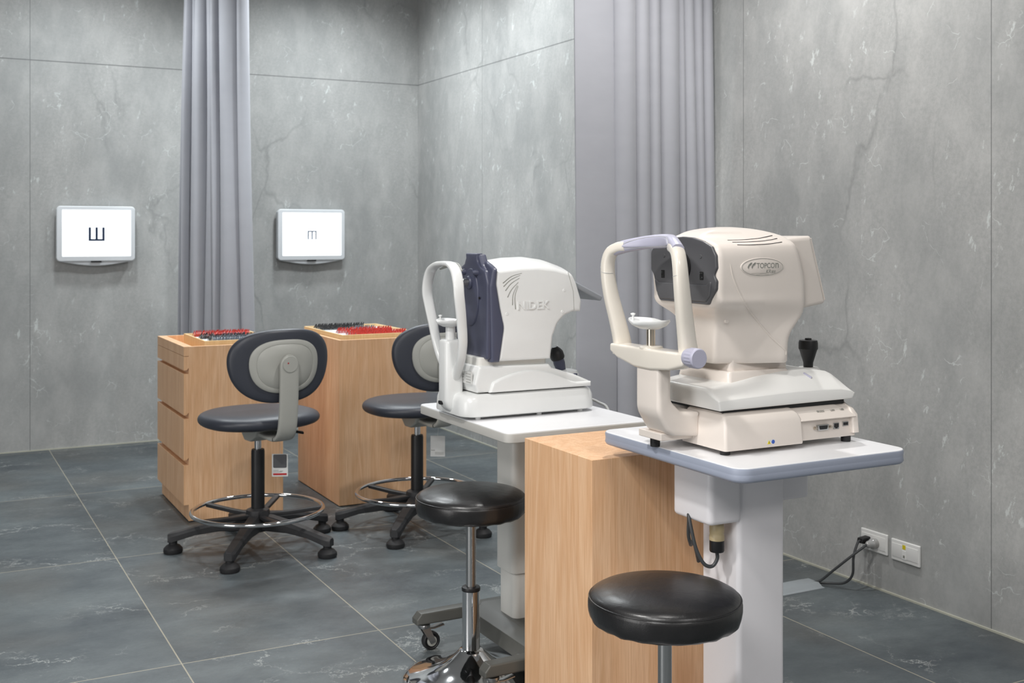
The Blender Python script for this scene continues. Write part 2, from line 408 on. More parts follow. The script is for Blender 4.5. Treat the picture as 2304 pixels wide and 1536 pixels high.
def tube(bm, path, r, n=10):
    path = [Vector(p) for p in path]; L = len(path); rings = []; prev = None
    for i, p in enumerate(path):
        tn = (path[min(i+1, L-1)]-path[max(i-1, 0)]).normalized()
        if prev is None: prev = tn.orthogonal().normalized()
        prev = (prev-tn*prev.dot(tn)).normalized(); b = tn.cross(prev)
        rr = r(i/(L-1)) if callable(r) else r
        rings.append([p+prev*(rr*math.cos(2*PI*k/n))+b*(rr*math.sin(2*PI*k/n)) for k in range(n)])
    return loft(bm, rings)
def text(body, size, loc, rot, mat, parent, depth=.0004, shear=0, name='lettering', space=1.0, sx=1.0, label=None, offset=0):
    cu = bpy.data.curves.new('t', 'FONT'); cu.body = body; cu.size = size; cu.extrude = depth; cu.align_x = 'CENTER'; cu.align_y = 'CENTER'; cu.shear = shear; cu.space_character = space; cu.offset = offset
    to = bpy.data.objects.new('t', cu); COL.objects.link(to)
    dg = bpy.context.evaluated_depsgraph_get(); me = bpy.data.meshes.new_from_object(to.evaluated_get(dg))
    bpy.data.objects.remove(to); bpy.data.curves.remove(cu)
    bm = B(); bm.from_mesh(me); bpy.data.meshes.remove(me)
    mt = Matrix.Translation(Vector(loc)) @ rot.to_matrix().to_4x4() @ Matrix.Diagonal((sx, 1, 1, 1))
    bmesh.ops.transform(bm, matrix=mt, verts=bm.verts)
    o = obj(name, bm, mat, parent, label=label)
    return o
def text_fit(body, x0, x1, z0, z1, y, mat, parent, depth=.0004, shear=0, offset=0, name='lettering', label=None):
    cu = bpy.data.curves.new('t', 'FONT'); cu.body = body; cu.size = 1; cu.shear = shear; cu.offset = offset; cu.extrude = .5
    to = bpy.data.objects.new('t', cu); COL.objects.link(to)
    dg = bpy.context.evaluated_depsgraph_get(); me = bpy.data.meshes.new_from_object(to.evaluated_get(dg))
    bpy.data.objects.remove(to); bpy.data.curves.remove(cu)
    bm = B(); bm.from_mesh(me); bpy.data.meshes.remove(me)
    xs = [v.co.x for v in bm.verts]; ys = [v.co.y for v in bm.verts]; a, b, c, d = min(xs), max(xs), min(ys), max(ys)
    for v in bm.verts: v.co = Vector((x0+(v.co.x-a)/(b-a)*(x1-x0), y-v.co.z*depth, z0+(v.co.y-c)/(d-c)*(z1-z0)))
    return obj(name, bm, mat, parent, label=label)
from mathutils import Euler
FACE_Y = Euler((R(90), 0, 0))        # reads towards -Y
FACE_X = Euler((R(90), 0, R(-90)))   # reads towards -X
def copy_tree(o, parent=None):
    c = o.copy(); COL.objects.link(c); c.parent = parent
    for ch in list(o.children): copy_tree(ch, c)
    return c

# ------------------------------------------------------------------ setting
struct('floor', box(B(), -8.2, .15, -12.2, .15, -.12, 0), 'floor')
struct('wall_back', box(B(), -8.2, .0, 0, .15, 0, 3.1), 'wall')
struct('wall_right', box(B(), 0, .15, -12.2, .15, 0, 3.1), 'wall')
struct('wall_left', box(B(), -8.2, -8.05, -12.2, 0, 0, 3.1), 'ceil')
struct('wall_front', box(B(), -8.05, 0, -12.2, -12.05, 0, 3.1), 'ceil')
struct('ceiling', box(B(), -8.2, .15, -12.2, .15, 3.1, 3.2), 'ceil')
struct('trim_1', box(B(), -8.05, 0, -.006, 0, 0, .006), 'sealant')
struct('trim_2', box(B(), -.006, 0, -12.05, -.006, 0, .006), 'sealant')

# ------------------------------------------------------------------ wall screens
def screen(name, x0, x1, z0, z1, flip, label):
    cx = (x0+x1)/2; yf = -.062
    t_ = thing(name, label, 'screen', (cx, 0, z0), 'eye test screens on the stone wall')
    # housing: rounded plate with a bowed lower chin
    pr = [(x0+.016, z0)]; 
    low = [(x0+.02+(x1-x0-.04)*k/12, z0-.026*math.sin(PI*k/12)) for k in range(13)]
    prof = [(p[0], p[1]) for p in low]+[(x1, z0+.018), (x1, z1-.018), (x1-.018, z1), (x0+.018, z1), (x0, z1-.018), (x0, z0+.018)]
    obj('housing', pillow(B(), prof, -.05, -.018, .006), 'bezel', t_)
    fr = pillow(B(), rrect(x0, x1, z0, z1, .022), yf, -.045, .006)
    obj('bezel', fr, 'bezel', t_)
    sc_ = obj('panel', pillow(B(), rrect(x0+.03, x1-.024, z0+.028, z1-.022, .004), yf-.0012, yf+.002, .0005, nseg=1), 'screen', t_, label='glowing white panel with one dark letter')
    # optotype: three limbs on one bar
    W_, H_, th, tb = (.0565, .054, .0066, .0056) if flip else (.0875, .078, .0128, .0105); ox = cx+.001; oz = (z0+z1)/2-.002
    bm = B(); yy = yf-.0030
    for k in (-1, 0, 1): box(bm, ox+k*(W_/2-th/2)-th/2, ox+k*(W_/2-th/2)+th/2, yy, yy+.0012, oz-H_/2, oz+H_/2)
    if flip: box(bm, ox-W_/2, ox+W_/2, yy-.0002, yy+.001, oz+H_/2-tb, oz+H_/2)
    else: box(bm, ox-W_/2, ox+W_/2, yy-.0002, yy+.001, oz-H_/2, oz-H_/2+tb)
    obj('optotype', bm, 'optotype', sc_)
    obj('sensor_window', pillow(B(), rrect(cx-.03, cx+.028, z0-.006, z0+.003, .003), yf-.002, -.045, .001), 'black', t_)
    obj('mount', pillow(B(), rrect(cx-.14, cx+.14, z0+.03, z1-.06, .02), -.03, 0, .004), 'black', t_)
screen('wall_screen', -2.247, -1.817, 1.075, 1.393, False, 'white wall screen left of the far curtain, showing an upturned letter')
screen('wall_screen', -.966, -.530, 1.068, 1.388, True, 'white wall screen between far curtain and room corner, showing a small downturned letter')

# ------------------------------------------------------------------ curtains
def curtain(name, path_fn, z0, z1, label, nu=150, nz=26):
    bm = B(); rows = []
    for j in range(nz+1):
        v = j/nz; z = z0+(z1-z0)*v
        rows.append([bm.verts.new((*path_fn(i/nu, v), z)) for i in range(nu+1)])
    for a, b in zip(rows, rows[1:]):
        for i in range(nu): bm.faces.new((a[i], a[i+1], b[i+1], b[i]))
    o = obj(name, bm, 'curtain', None, solid=.002, ang=60); tag(o, label, 'curtain', 'bay curtains'); return o
def pleated(creases, u):
    """position along the curtain (0..1 over its pleats) -> (distance, depth) with broad crests and tight creases"""
    n = len(creases)-1; k = min(n-1, int(u*n)); f = u*n-k
    a, b = creases[k], creases[k+1]
    e = .5-.5*math.cos(PI*f)                       # dense sampling near the creases
    return a+(b-a)*(e*.75+f*.25), math.sin(PI*min(1, max(0, e*.75+f*.25)))**.42, k
C1 = [0, .07, .12, .20, .27, .42, .56, .64, .88, 1.0]
def cpath1(u, v):
    t_, d, k = pleated(C1, u)
    # bundle: narrow at the ceiling, fuller below
    L = Vector((-1.60+.045*v, -.27)); E_ = Vector((-1.262-.035*v, -.66+.03*v))
    ax = (E_-L); nrm = Vector((ax.y, -ax.x)).normalized()
    if nrm.y > 0: nrm = -nrm
    t2 = t_+.012*math.sin(6*v+9*t_)*math.sin(PI*t_)
    dep = (.045+.05*((k*37) % 5)/5)*(1-.25*v)
    p = L+ax*t2+nrm*(dep*d+.05*math.sin(PI*t_)+.012*math.sin(4*v+3*k))
    return p.x, p.y
curtain('curtain', cpath1, .02, 3.09, 'grey lilac curtain hanging from the ceiling between the two wall screens', nu=198)
C2 = [-.700, -.512, -.410, -.343, -.288, -.196, -.166, -.112, -.064, -.012]
def cpath2(u, v):
    x, d, k = pleated(C2, u)
    x = -.70+(x+.70)*(1-.075*max(0, v-.15))
    amp = [.014, .045, .036, .034, .042, .020, .036, .034, .03][k]
    if k == 0: d = d*.8+.6
    return (x+.004*math.sin(5*v+k), -3.195-amp*d-.004*math.sin(7*v+2*k))
curtain('curtain', cpath2, .02, 3.09, 'grey lilac curtain hanging beside the right stone wall behind the two instruments', nu=216)

# ------------------------------------------------------------------ counters of pale oak
def oak_cabinet(label, x0, x1, y0, y1, H, drawers, tray=True):
    t_ = thing('oak_cabinet', label, 'cabinet', ((x0+x1)/2, (y0+y1)/2, 0), 'pale oak cabinets')
    bm = B(); q = lambda a, z: [(x0+a, y0+a, z), (x1-a, y0+a, z), (x1-a, y1-a, z), (x0+a, y1-a, z)]
    if tray: loft(bm, [q(0, .004), q(0, H), q(.017, H), q(.017, H-.04)])
    else: box(bm, x0, x1, y0, y1, .004, H)
    obj('carcass', bm, 'wood', t_, bevel=.0012, seg=2)
    obj('plinth', box(B(), x0+.01, x1-.01, y0+.01, y1-.01, 0, .006), 'black', t_)
    if drawers:
        xo = x0-.021
        obj('drawer_rail', box(B(), xo, x0, y0, y1, H*.946, H), 'wood', t_, bevel=.001, seg=2)
        for za, zb, cham in ((.865, .944, 1), (.610, .845, 1), (.353, .588, 1), (.098, .324, 0)):
            za *= H; zb *= H
            pr = [(xo, za), (xo+.012 if cham else x0, za), (x0, za+(.010 if cham else 0)), (x0, zb), (xo, zb)]
            if cham == 0: pr = [(xo, za), (x0, za), (x0, zb), (xo, zb)]
            bm = B(); loft(bm, [[(p[0], yy, p[1]) for p in pr] for yy in (y0, y1)])
            obj('drawer', bm, 'wood', t_, bevel=.0008, seg=2)
    return t_
oak_cabinet('oak cabinet with open drawers on its left side under the left lens case', -1.921, -1.509, -2.035, -1.44, .75, True)
oak_cabinet('plain oak cabinet under the right lens case, behind the second swivel chair', -1.262, -.835, -2.075, -1.45, .752, False)
oak_cabinet('plain oak cabinet standing between the two instrument tables', -1.552, -1.142, -4.71, -4.378, .70, False, tray=False)

# ------------------------------------------------------------------ lens cases
def lens_case(label, x0, x1, y0, y1, z0, z1):
    t_ = thing('lens_case', label, 'lens case', ((x0+x1)/2, (y0+y1)/2, z0), 'wooden trial lens cases')
    bm = B(); w_ = .009; q = lambda a, z: [(x0+a, y0+a, z), (x1-a, y0+a, z), (x1-a, y1-a, z), (x0+a, y1-a, z)]
    loft(bm, [q(0, z0), q(0, z1), q(w_, z1), q(w_, z0+.01)])
    obj('case_body', bm, 'maple', t_, bevel=.001, seg=2)
    obj('lining', box(B(), x0+w_, x1-w_, y0+w_, y1-w_, z0+.01, z1-.012), 'foam', t_)
    return t_
def make_lens(mat, label, group):
    t_ = thing('trial_lens', label, 'trial lens', (0, 0, 0), group, local=True)
    bm = B(); r0, r1 = .0145, .019
    prof = [(r0, -.0011), (r1, -.0014), (r1, .0014), (r0, .0011)]
    rings = []
    for i in range(20):
        a = 2*PI*i/20; rings.append([(y, r*math.cos(a), r*math.sin(a)) for r, y in prof])
    loft(bm, rings+[rings[0]], cap=False)
    obj('rim', bm, mat, t_)
    obj('tab', box(B(), -.0009, .0009, -.004, .004, .0185, .026), mat, t_)
    obj('glass', lathe(B(), [(.0146, -.0005), (.0146, .0005)], 20, axis='X'), 'glass', t_)
    return t_
def lens_row(proto, used, x0, x1, y, z, n, tilt=0, label=None):
    for k in range(n):
        if not used: o = proto; used.append(1)
        else:
            o = copy_tree(proto)
        o.location = (x0+(x1-x0)*k/(n-1), y+random.uniform(-.001, .001), z-.005+random.uniform(-.0008, .001))
        o.rotation_euler = (R(random.uniform(-4, 4)), R(16+random.uniform(-7, 7)), R(tilt))
case1 = lens_case('wooden trial lens case on the oak cabinet with drawers, red lenses at its back', -1.848, -1.535, -2.005, -1.575, .712, .768)
case2 = lens_case('wooden trial lens case on the plain oak cabinet, with red lenses at its front', -1.238, -.858, -2.05, -1.475, .714, .772)
for (xa, xb, ya, yb, zt, rows, where) in (
    (-1.835, -1.55, -1.99, -1.59, .772, [(.92, 'red', 0, .92, 40), (.80, 'red', .2, .95, 34), (.58, 'blackrim', .0, .26, 10), (.46, 'greyrim', .35, .75, 16), (.34, 'blackrim', .08, .9, 34), (.12, 'greyrim', .06, .9, 34)], 'left'),
    (-1.225, -.872, -2.035, -1.49, .774, [(.93, 'blackrim', .0, .78, 38), (.80, 'blackrim', .0, .5, 22), (.60, 'greyrim', .45, .75, 14), (.42, 'red', .08, .9, 40), (.22, 'red', .12, .8, 36), (.08, 'red', .16, .92, 40)], 'right')):
    protos = {}
    for (fy, mt, fa, fb, n) in rows:
        if mt not in protos:
            cn_ = {'red': 'red-rimmed', 'blackrim': 'black-rimmed', 'greyrim': 'grey-rimmed'}[mt]
            protos[mt] = (make_lens(mt, '%s round trial lens in a close row in the %s wooden lens case' % (cn_, where), '%s trial lenses in the %s lens case' % (cn_, where)), [])
        pr_, us = protos[mt]
        lens_row(pr_, us, xa+.02+(xb-xa-.03)*fa, xa+.01+(xb-xa-.02)*fb, ya+.01+(yb-ya-.02)*fy, zt-.008, n)

# ------------------------------------------------------------------ swivel chairs
def make_chair(label):
    t_ = thing('swivel_chair', label, 'chair', (0, 0, 0), 'tall swivel chairs at the oak cabinets', local=True)
    a0 = 10.8
    for k in range(5):
        a = R(a0+72*k); d = Vector((math.cos(a), math.sin(a), 0)); sd = Vector((-d.y, d.x, 0)); rings = []
        for u, zc, w_, h_ in ((.0, .105, .03, .030), (.06, .105, .030, .028), (.15, .098, .026, .020), (.24, .082, .023, .015), (.30, .066, .022, .016), (.325, .060, .0215, .018), (.34, .058, .014, .015)):
            rings.append([d*u+sd*(w_*cx_)+Vector((0, 0, zc+h_*cz_)) for cx_, cz_ in ((-1, -.9), (-.9, -1), (.9, -1), (1, -.9), (1, .35), (.62, 1), (-.62, 1), (-1, .35))])
        lg = obj('leg', loft(B(), rings), 'nylon', t_, bevel=.003, seg=2)
        bm = B(); c = d*.32
        lathe(bm, [(.0, .0), (.034, .0), (.037, .008), (.036, .018), (.026, .029), (.016, .034), (.016, .046), (0, .046)], 24, (c.x, c.y, 0))
        obj('glide', bm, 'rubber', lg)
    bm = B(); lathe(bm, [(0, .07), (.04, .07), (.043, .085), (.043, .125), (.034, .14), (.0, .14)], 28); obj('hub', bm, 'nylon', t_)
    obj('gas_cylinder', lathe(B(), [(0, .13), (.026, .13), (.026, .380), (.024, .388), (0, .388)], 28), 'black', t_)
    obj('piston', lathe(B(), [(0, .38), (.014, .38), (.014, .425), (0, .425)], 24), 'chrome', t_)
    # foot ring
    fr = obj('foot_ring', tube(B(), [(.252*math.cos(2*PI*k/64), .252*math.sin(2*PI*k/64), .150) for k in range(65)], .0085, 12), 'chrome', t_)
    for k in range(5):
        a = R(a0+36+72*k); d = Vector((math.cos(a), math.sin(a), 0)); 
        obj('spoke', sweep(B(), [d*.03+Vector((0, 0, .130)), d*.12+Vector((0, 0, .134)), d*.243+Vector((0, 0, .146))], .012, .008, power=4), 'nylon', fr)
    obj('ring_collar', lathe(B(), [(.0, .122), (.046, .122), (.048, .132), (.044, .152), (.03, .158), (0, .158)], 28), 'nylon', fr)
    bm = B(); lathe(bm, [(0, -.062), (.017, -.062), (.019, -.05), (.017, -.03), (0, -.03)], 20, (.0, 0, .140), axis='Y'); obj('lock_knob', bm, 'nylon', fr)
    # seat cushion: rounded saddle outline
    def outl(s, z, dz=0):
        o_ = []
        for i in range(56):
            a = 2*PI*i/56; ca, sa = math.cos(a), math.sin(a)
            rx = .232*math.copysign(abs(ca)**.86, ca); ry = .215*math.copysign(abs(sa)**.86, sa)
            rx *= 1-.06*sa
            o_.append((rx*s, ry*s+.0, z+dz*(abs(ca)**2)))
        return o_
    rings = [outl(.05, .484), outl(.72, .482), outl(.90, .488), outl(.97, .497), outl(1.0, .510), outl(.985, .524), outl(.93, .535), outl(.80, .542), outl(.5, .543), outl(.05, .541)]
    obj('seat', loft(B(), rings), 'vinyl', t_, ang=80, sub=1)
    # under-seat mechanism
    bm = B(); pr = [(-.10, .486), (.10, .486), (.085, .468), (.045, .448), (.02, .425), (-.03, .425), (-.075, .448)]
    pillow(bm, fillet(pr, .01), -.05, .05, .008, axis='X'); obj('seat_plate', bm, 'greyplas', t_)
    bm = B(); sweep(bm, catmull([(.04, 0, .46), (.09, -.02, .452), (.14, -.035, .446), (.172, -.045, .440)], 5), lambda u: .010+.010*max(0, u-.6)/.4, .005, power=3); obj('height_lever', bm, 'black', t_)
    # J-shaped support strip
    path = catmull([(0, -.04, .462), (0, -.13, .457), (0, -.195, .455), (0, -.232, .468), (0, -.252, .50), (0, -.262, .56), (0, -.268, .64), (0, -.270, .72), (0, -.269, .78)], 6)
    def wj(u): return .038 if u < .9 else .038*math.sqrt(max(.05, 1-((u-.9)/.1)**2))
    am = obj('back_support', sweep(B(), path, wj, .009, up=(0, -1, .2), power=4, n=20), 'greyplas', t_)
    obj('pivot_cap', lathe(B(), [(.0, -.2815), (.030, -.2815), (.031, -.278), (.031, -.27), (0, -.27)], 32, (0, 0, .745), axis='Y'), 'greyplas', am)
    obj('maker_mark', box(B(), -.012, -.007, -.2825, -.2812, .747, .752), 'redprint', am)
    # backrest: curved pad with shell
    def bout(s, off, sx_=1.0, n=56, dz=0, K=1.1):
        o_ = []
        for i in range(n):
            a = 2*PI*i/n; ca, sa = math.cos(a), math.sin(a)
            x = .208*s*sx_*math.copysign(abs(ca)**.74, ca); z = .140*s*math.copysign(abs(sa)**.80, sa)
            x *= 1+.13*(z/.14) if z < 0 else 1+.06*(z/.14)
            y = -.222+off+K*x*x
            o_.append((x, y, .735+z+dz))
        return o_
    bm = B(); loft(bm, [bout(.04, .034), bout(.6, .034), bout(.86, .028), bout(.96, .016), bout(1.0, 0), bout(.985, -.014), bout(.93, -.022), bout(.6, -.024), bout(.04, -.024)])
    bk = obj('backrest', bm, 'vinyl', t_, ang=80, sub=1)
    bm = B(); loft(bm, [bout(.70, -.018, .95), bout(.715, -.026, .95), bout(.70, -.0295, .95), bout(.60, -.030, .93), bout(.594, -.0285, .93), bout(.588, -.030, .93), bout(.3, -.031, .93), bout(.04, -.031)])
    obj('back_shell', bm, 'greyplas', bk, ang=60)
    return t_
ch1 = make_chair('charcoal swivel chair in front of the oak cabinet with drawers, its back fully visible')
ch2 = copy_tree(ch1)
ch1.location = (-1.765, -2.565, 0); ch1.rotation_euler = (0, 0, R(10))
ch2.location = (-1.087, -2.56, 0); ch2.rotation_euler = (0, 0, R(5)); ch2['label'] = 'charcoal swivel chair partly hidden behind the smaller white instrument'
def product_tag(loc, rz, label, front):
    t_ = thing('product_tag', label, 'tag', loc, 'card tags hanging from the swivel chairs', local=True, rz=rz)
    obj('sleeve', box(B(), -.031, .031, 0, .002, 0, .088), 'label', t_, bevel=.001)
    if front:
        obj('photo_print', pillow(B(), rrect(-.026, .026, .034, .086, .005), -.0012, .0005, .0003, nseg=1), 'dark', t_)
        obj('red_band', box(B(), -.026, .026, -.001, 0, .006, .013), 'redprint', t_)
        bm = B()
        for k, (a, b) in enumerate(((-.026, -.004), (.0, .012), (-.026, .008))): box(bm, a, b, -.001, 0, .024-.003*(k//1), .0255-.003*(k//1))
        obj('printed_lines', bm, 'print', t_)
    else:
        bm = B(); box(bm, -.028, -.012, -.001, 0, .026, .028)
        for k in range(3): box(bm, -.012, .026, -.001, 0, .018-.004*k, .019-.004*k)
        obj('printed_lines', bm, 'print', t_)
    obj('string', tube(B(), [(0, .001, .088), (.002, .002, .12), (-.004, .0, .16)], .0006, 5), 'label', t_)
product_tag((-1.703, -2.655, .29), R(-24), 'printed card tag with dark photo and red band hanging under the first swivel chair', True)
product_tag((-1.010, -2.60, .295), R(-32), 'blank-backed card tag hanging under the second swivel chair', False)

# ------------------------------------------------------------------ round stools
def make_stool(label):
    t_ = thing('round_stool', label, 'stool', (0, 0, 0), 'round black stools on chrome bases', local=True)
    bm = B(); lathe(bm, [(0, .0), (.187, .0), (.189, .006), (.186, .012), (.170, .018), (.140, .026), (.105, .036), (.075, .050), (.052, .066), (.036, .080), (.030, .086), (0, .086)], 64)
    obj('base', bm, 'chrome', t_, ang=50)
    lz = .25
    obj('outer_tube', lathe(B(), [(0, .082), (.026, .082), (.0245, .086), (.0245, lz), (.023, lz+.001), (0, lz+.001)], 36), 'chrome', t_)
    obj('collar', lathe(B(), [(0, lz-.004), (.0255, lz-.004), (.0262, lz+.002), (.0250, lz+.006), (.016, lz+.008), (0, lz+.008)], 36), 'black', t_)
    obj('inner_tube', lathe(B(), [(0, lz), (.0140, lz), (.0140, .452), (0, .452)], 32), 'steel', t_)
    obj('seat_bracket', pillow(B(), rrect(-.03, .03, -.03, .03, .003), .440, .458, .002, axis='Z'), 'black', t_)
    # seat: upholstered disc with piped seam and gathers
    n = 96; rr = .1535
    prof = [(.05, .456), (.125, .455), (.142, .457), (.149, .463), (.1525, .474), (.1535, .485), (.1535, .496), (.1525, .502), (.1505, .5045), (.1500, .5065), (.147, .511), (.136, .517), (.115, .5225), (.08, .527), (.04, .529), (.002, .5295)]
    rings = []
    for r, z in prof:
        ring = []
        for i in range(n):
            a = 2*PI*i/n; lowf = max(0, (.49-z)/.035)
            rad = r+lowf*.0016*math.sin(17*a+2*math.sin(3*a))*(1 if r > .1 else 0)+(.0012*math.sin(5*a) if .48 < z < .5 else 0)*.5
            ring.append((rad*math.cos(a), rad*math.sin(a), z+(.0008*math.sin(23*a) if z < .46 else 0)))
        rings.append(ring)
    st = obj('seat', loft(B(), rings), 'leather', t_, ang=60)
    obj('seam', tube(B(), [(.1515*math.cos(2*PI*k/72), .1515*math.sin(2*PI*k/72), .5045) for k in range(73)], .0016, 6), 'leather', st)
    return t_
s1 = make_stool('round black stool with chrome trumpet base beside the smaller instrument table')
s2 = copy_tree(s1)
s1.location = (-1.595, -4.145, 0)
s2.location = (-1.627, -5.109, 0); s2['label'] = 'round black stool nearest the camera, in front of the cream instrument table'

# ------------------------------------------------------------------ smaller instrument table on castors
t_ = thing('instrument_table', 'white-topped wheeled table with grey edge carrying the white and navy instrument', 'table', (-1.33, -4.0, 0))
X0, X1, Y0, Y1 = -1.565, -1.100, -4.303, -3.70
obj('tabletop', pillow(B(), rrect(X0+.001, X1-.001, Y0+.001, Y1-.001, .024), .679, .70, .002, axis='Z'), 'white2', t_)
obj('edge_band', pillow(B(), rrect(X0, X1, Y0, Y1, .025), .672, .698, .003, axis='Z'), 'edge2', t_)
obj('upper_column', pillow(B(), rrect(-1.435, -1.25, -4.09, -3.975, .02), .25, .674, .003, axis='Z'), 'offwhite', t_)
obj('lower_column', pillow(B(), rrect(-1.427, -1.258, -4.083, -3.983, .018), .118, .26, .003, axis='Z'), 'offwhite', t_)
obj('centre_plate', loft(B(), [rr_ for rr_ in [[(x, y, z) for x, y in rrect(-1.49+d, -1.2-d, -4.33, -3.89, .01)] for z, d in ((.062, 0), (.10, .012), (.120, .05))]]), 'gunmetal', t_, bevel=.003)
for yb in (-3.885, -4.335):
    pr = [(-1.655, .082), (-1.655, .098), (-1.64, .115), (-1.05, .122), (-1.03, .098), (-1.03, .082)]
    br = obj('base_bar', pillow(B(), fillet(pr, .004), yb-.02, yb+.02, .005), 'gunmetal', t_)
    for xw in (-1.625, -1.06):
        bm = B(); lathe(bm, [(0, .068), (.017, .068), (.019, .072), (.019, .079), (.012, .082), (0, .082)], 20, (xw, yb, 0))
        for s in (-1, 1): pillow(bm, fillet([(xw-.012, .070), (xw+.014, .070), (xw+.034, .026), (xw+.018, .020)], .004), yb+s*.0135-.001, yb+s*.0135+.001, .0004, nseg=1)
        cs = obj('castor', bm, 'steel', br)
        obj('castor_wheel', lathe(B(), [(0, -.010), (.017, -.010), (.018, -.007), (.022, -.0105), (.0265, -.008), (.0275, 0), (.0265, .008), (.022, .0105), (.018, .007), (.017, .010), (0, .010)], 28, (xw+.022, yb, .0275), axis='Y'), 'rubber', cs)
        obj('castor_hub', lathe(B(), [(0, -.0115), (.015, -.0115), (.0155, 0), (.015, .0115), (0, .0115)], 20, (xw+.022, yb, .0275), axis='Y'), 'greyplas', cs)
        obj('brake_pedal', sweep(B(), [(xw, yb, .066), (xw+.03, yb, .064), (xw+.062, yb, .070)], .011, .0025, power=4), 'steel', cs)

# ------------------------------------------------------------------ smaller instrument (white and navy)
t_ = thing('eye_refractor', 'white and navy eye measuring instrument with tall hoop headrest, on the smaller wheeled table', 'medical instrument', (-1.35, -3.96, .70))
yc = -3.965
base = obj('base', loft(B(), [[(x, y, z) for x, y in rrect(-1.585+d, -1.140-d, yc-.115+d, yc+.115-d, .045)] for z, d in ((.707, .01), (.711, .001), (.716, 0), (.750, .002), (.764, .006), (.770, .012), (.7725, .022))]), 'white', t_, ang=40)
for fx in (-1.53, -1.33, -1.19):
    for s in (-1, 1): obj('foot', lathe(B(), [(0, .70), (.008, .70), (.008, .709), (0, .709)], 16, (fx, yc+s*.09, 0)), 'white', t_)
# sled
def cr1(u, v, s):
    k = max(0, (s-.45)/.55); return (u, v if v < .80 else .80+(v-.80)*(1-.55*k*k))
pr = fillet([(-1.535, .776), (-1.165, .776), (-1.160, .790), (-1.215, .813), (-1.29, .836), (-1.30, .848), (-1.53, .852), (-1.545, .80)], [.003, .004, .01, .02, .006, .008, .01, .01])
obj('sled', pillow(B(), pr, yc-.100, yc+.10, .008), 'white', t_, ang=40)
pr = [(-1.500, .776)]+[(-1.490+.30*k/14, .776+.014+.042*math.sin(PI*min(1, (k+1.2)/13.5))**.8) for k in range(15)]+[(-1.163, .790), (-1.163, .776)]
obj('side_skirt', pillow(B(), pr, yc-.112, yc+.112, .006), 'white', t_, ang=45)
obj('neck', pillow(B(), rrect(-1.525, -1.30, yc-.085, yc+.085, .012), .84, .875, .002, axis='Z'), 'offwhite', t_)
# head shell
def crN(u, v, s):
    return (u, v-(max(0, v-1.05)/.11)*.030*s*s*1.0)
hp = fillet([(-1.474, .864), (-1.300, .864), (-1.292, .93), (-1.276, .968), (-1.252, .990), (-1.222, 1.000), (-1.197, 1.000), (-1.194, 1.03), (-1.212, 1.095), (-1.228, 1.134), (-1.285, 1.154), (-1.343, 1.162), (-1.403, 1.160), (-1.478, 1.150), (-1.482, 1.10), (-1.470, 1.02), (-1.458, .962)],
            [.003, .004, .05, .05, .03, .01, .003, .03, .05, .03, .1, .1, .1, .004, .1, .05, .05])
obj('head_shell', pillow(B(), hp, yc-.110, yc+.11, .010, mid=10, crown=crN), 'white', t_, ang=40)
npf = fillet([(-1.496, .862), (-1.470, .862), (-1.454, .962), (-1.468, 1.02), (-1.480, 1.10), (-1.476, 1.158), (-1.492, 1.158), (-1.501, 1.09), (-1.497, .95)], [.003, .002, .05, .05, .05, .006, .01, .05, .05])
nv = obj('navy_face', pillow(B(), npf, yc-.112, yc+.112, .008, mid=8, crown=crN), 'navy', t_, ang=40)
sh = [(-.104, .870), (.104, .870), (.106, .96), (.106, 1.09), (.088, 1.125), (.060, 1.134), (.036, 1.150), (.040, 1.174), (-.040, 1.174), (-.036, 1.150), (-.060, 1.134), (-.088, 1.125), (-.106, 1.09), (-.106, .96)]
sh = fillet([(yc+a, b) for a, b in sh], [.01, .01, .03, .03, .02, .02, .02, .003, .003, .02, .02, .02, .03, .03])
obj('front_plate', pillow(B(), sh, -1.5085, -1.488, .006, axis='X'), 'navy', nv, ang=40)
br_ = fillet([(yc+a, b) for a, b in ((-.095, 1.118), (.095, 1.118), (.060, 1.140), (.040, 1.171), (-.040, 1.171), (-.060, 1.140))], [.01, .01, .02, .006, .006, .02])
obj('brow', pillow(B(), br_, -1.504, -1.478, .006, axis='X'), 'navy', nv, ang=40)
el = [(yc+.052*math.cos(2*PI*k/40), 1.045+.085*math.sin(2*PI*k/40)) for k in range(40)]
obj('nose_recess', pillow(B(), el, -1.5125, -1.504, .004, axis='X'), 'navy', nv)
bm = B(); lathe(bm, [(0, -1.522), (.017, -1.522), (.020, -1.518), (.020, -1.505), (0, -1.505)], 28, (0, yc, 1.088), axis='X'); ey = obj('lens_mount', bm, 'navy', nv)
bm = B(); lathe(bm, [(0, -1.545), (.010, -1.545), (.012, -1.542), (.0125, -1.52), (0, -1.52)], 28, (0, yc, 1.088), axis='X'); obj('lens_tube', bm, 'steel', ey)
for s in (-1, 1):
    bm = B(); lathe(bm, [(0, -1.524), (.004, -1.524), (.008, -1.516), (.010, -1.503), (0, -1.503)], 16, (0, yc+s*.042, 1.118), axis='X'); obj('illuminator', bm, 'navy', nv)
    bm = B(); lathe(bm, [(0, -1.5130), (.0035, -1.5130), (.0035, -1.504), (0, -1.504)], 12, (0, yc+s*.060, 1.045), axis='X'); obj('screw', bm, 'black', nv)
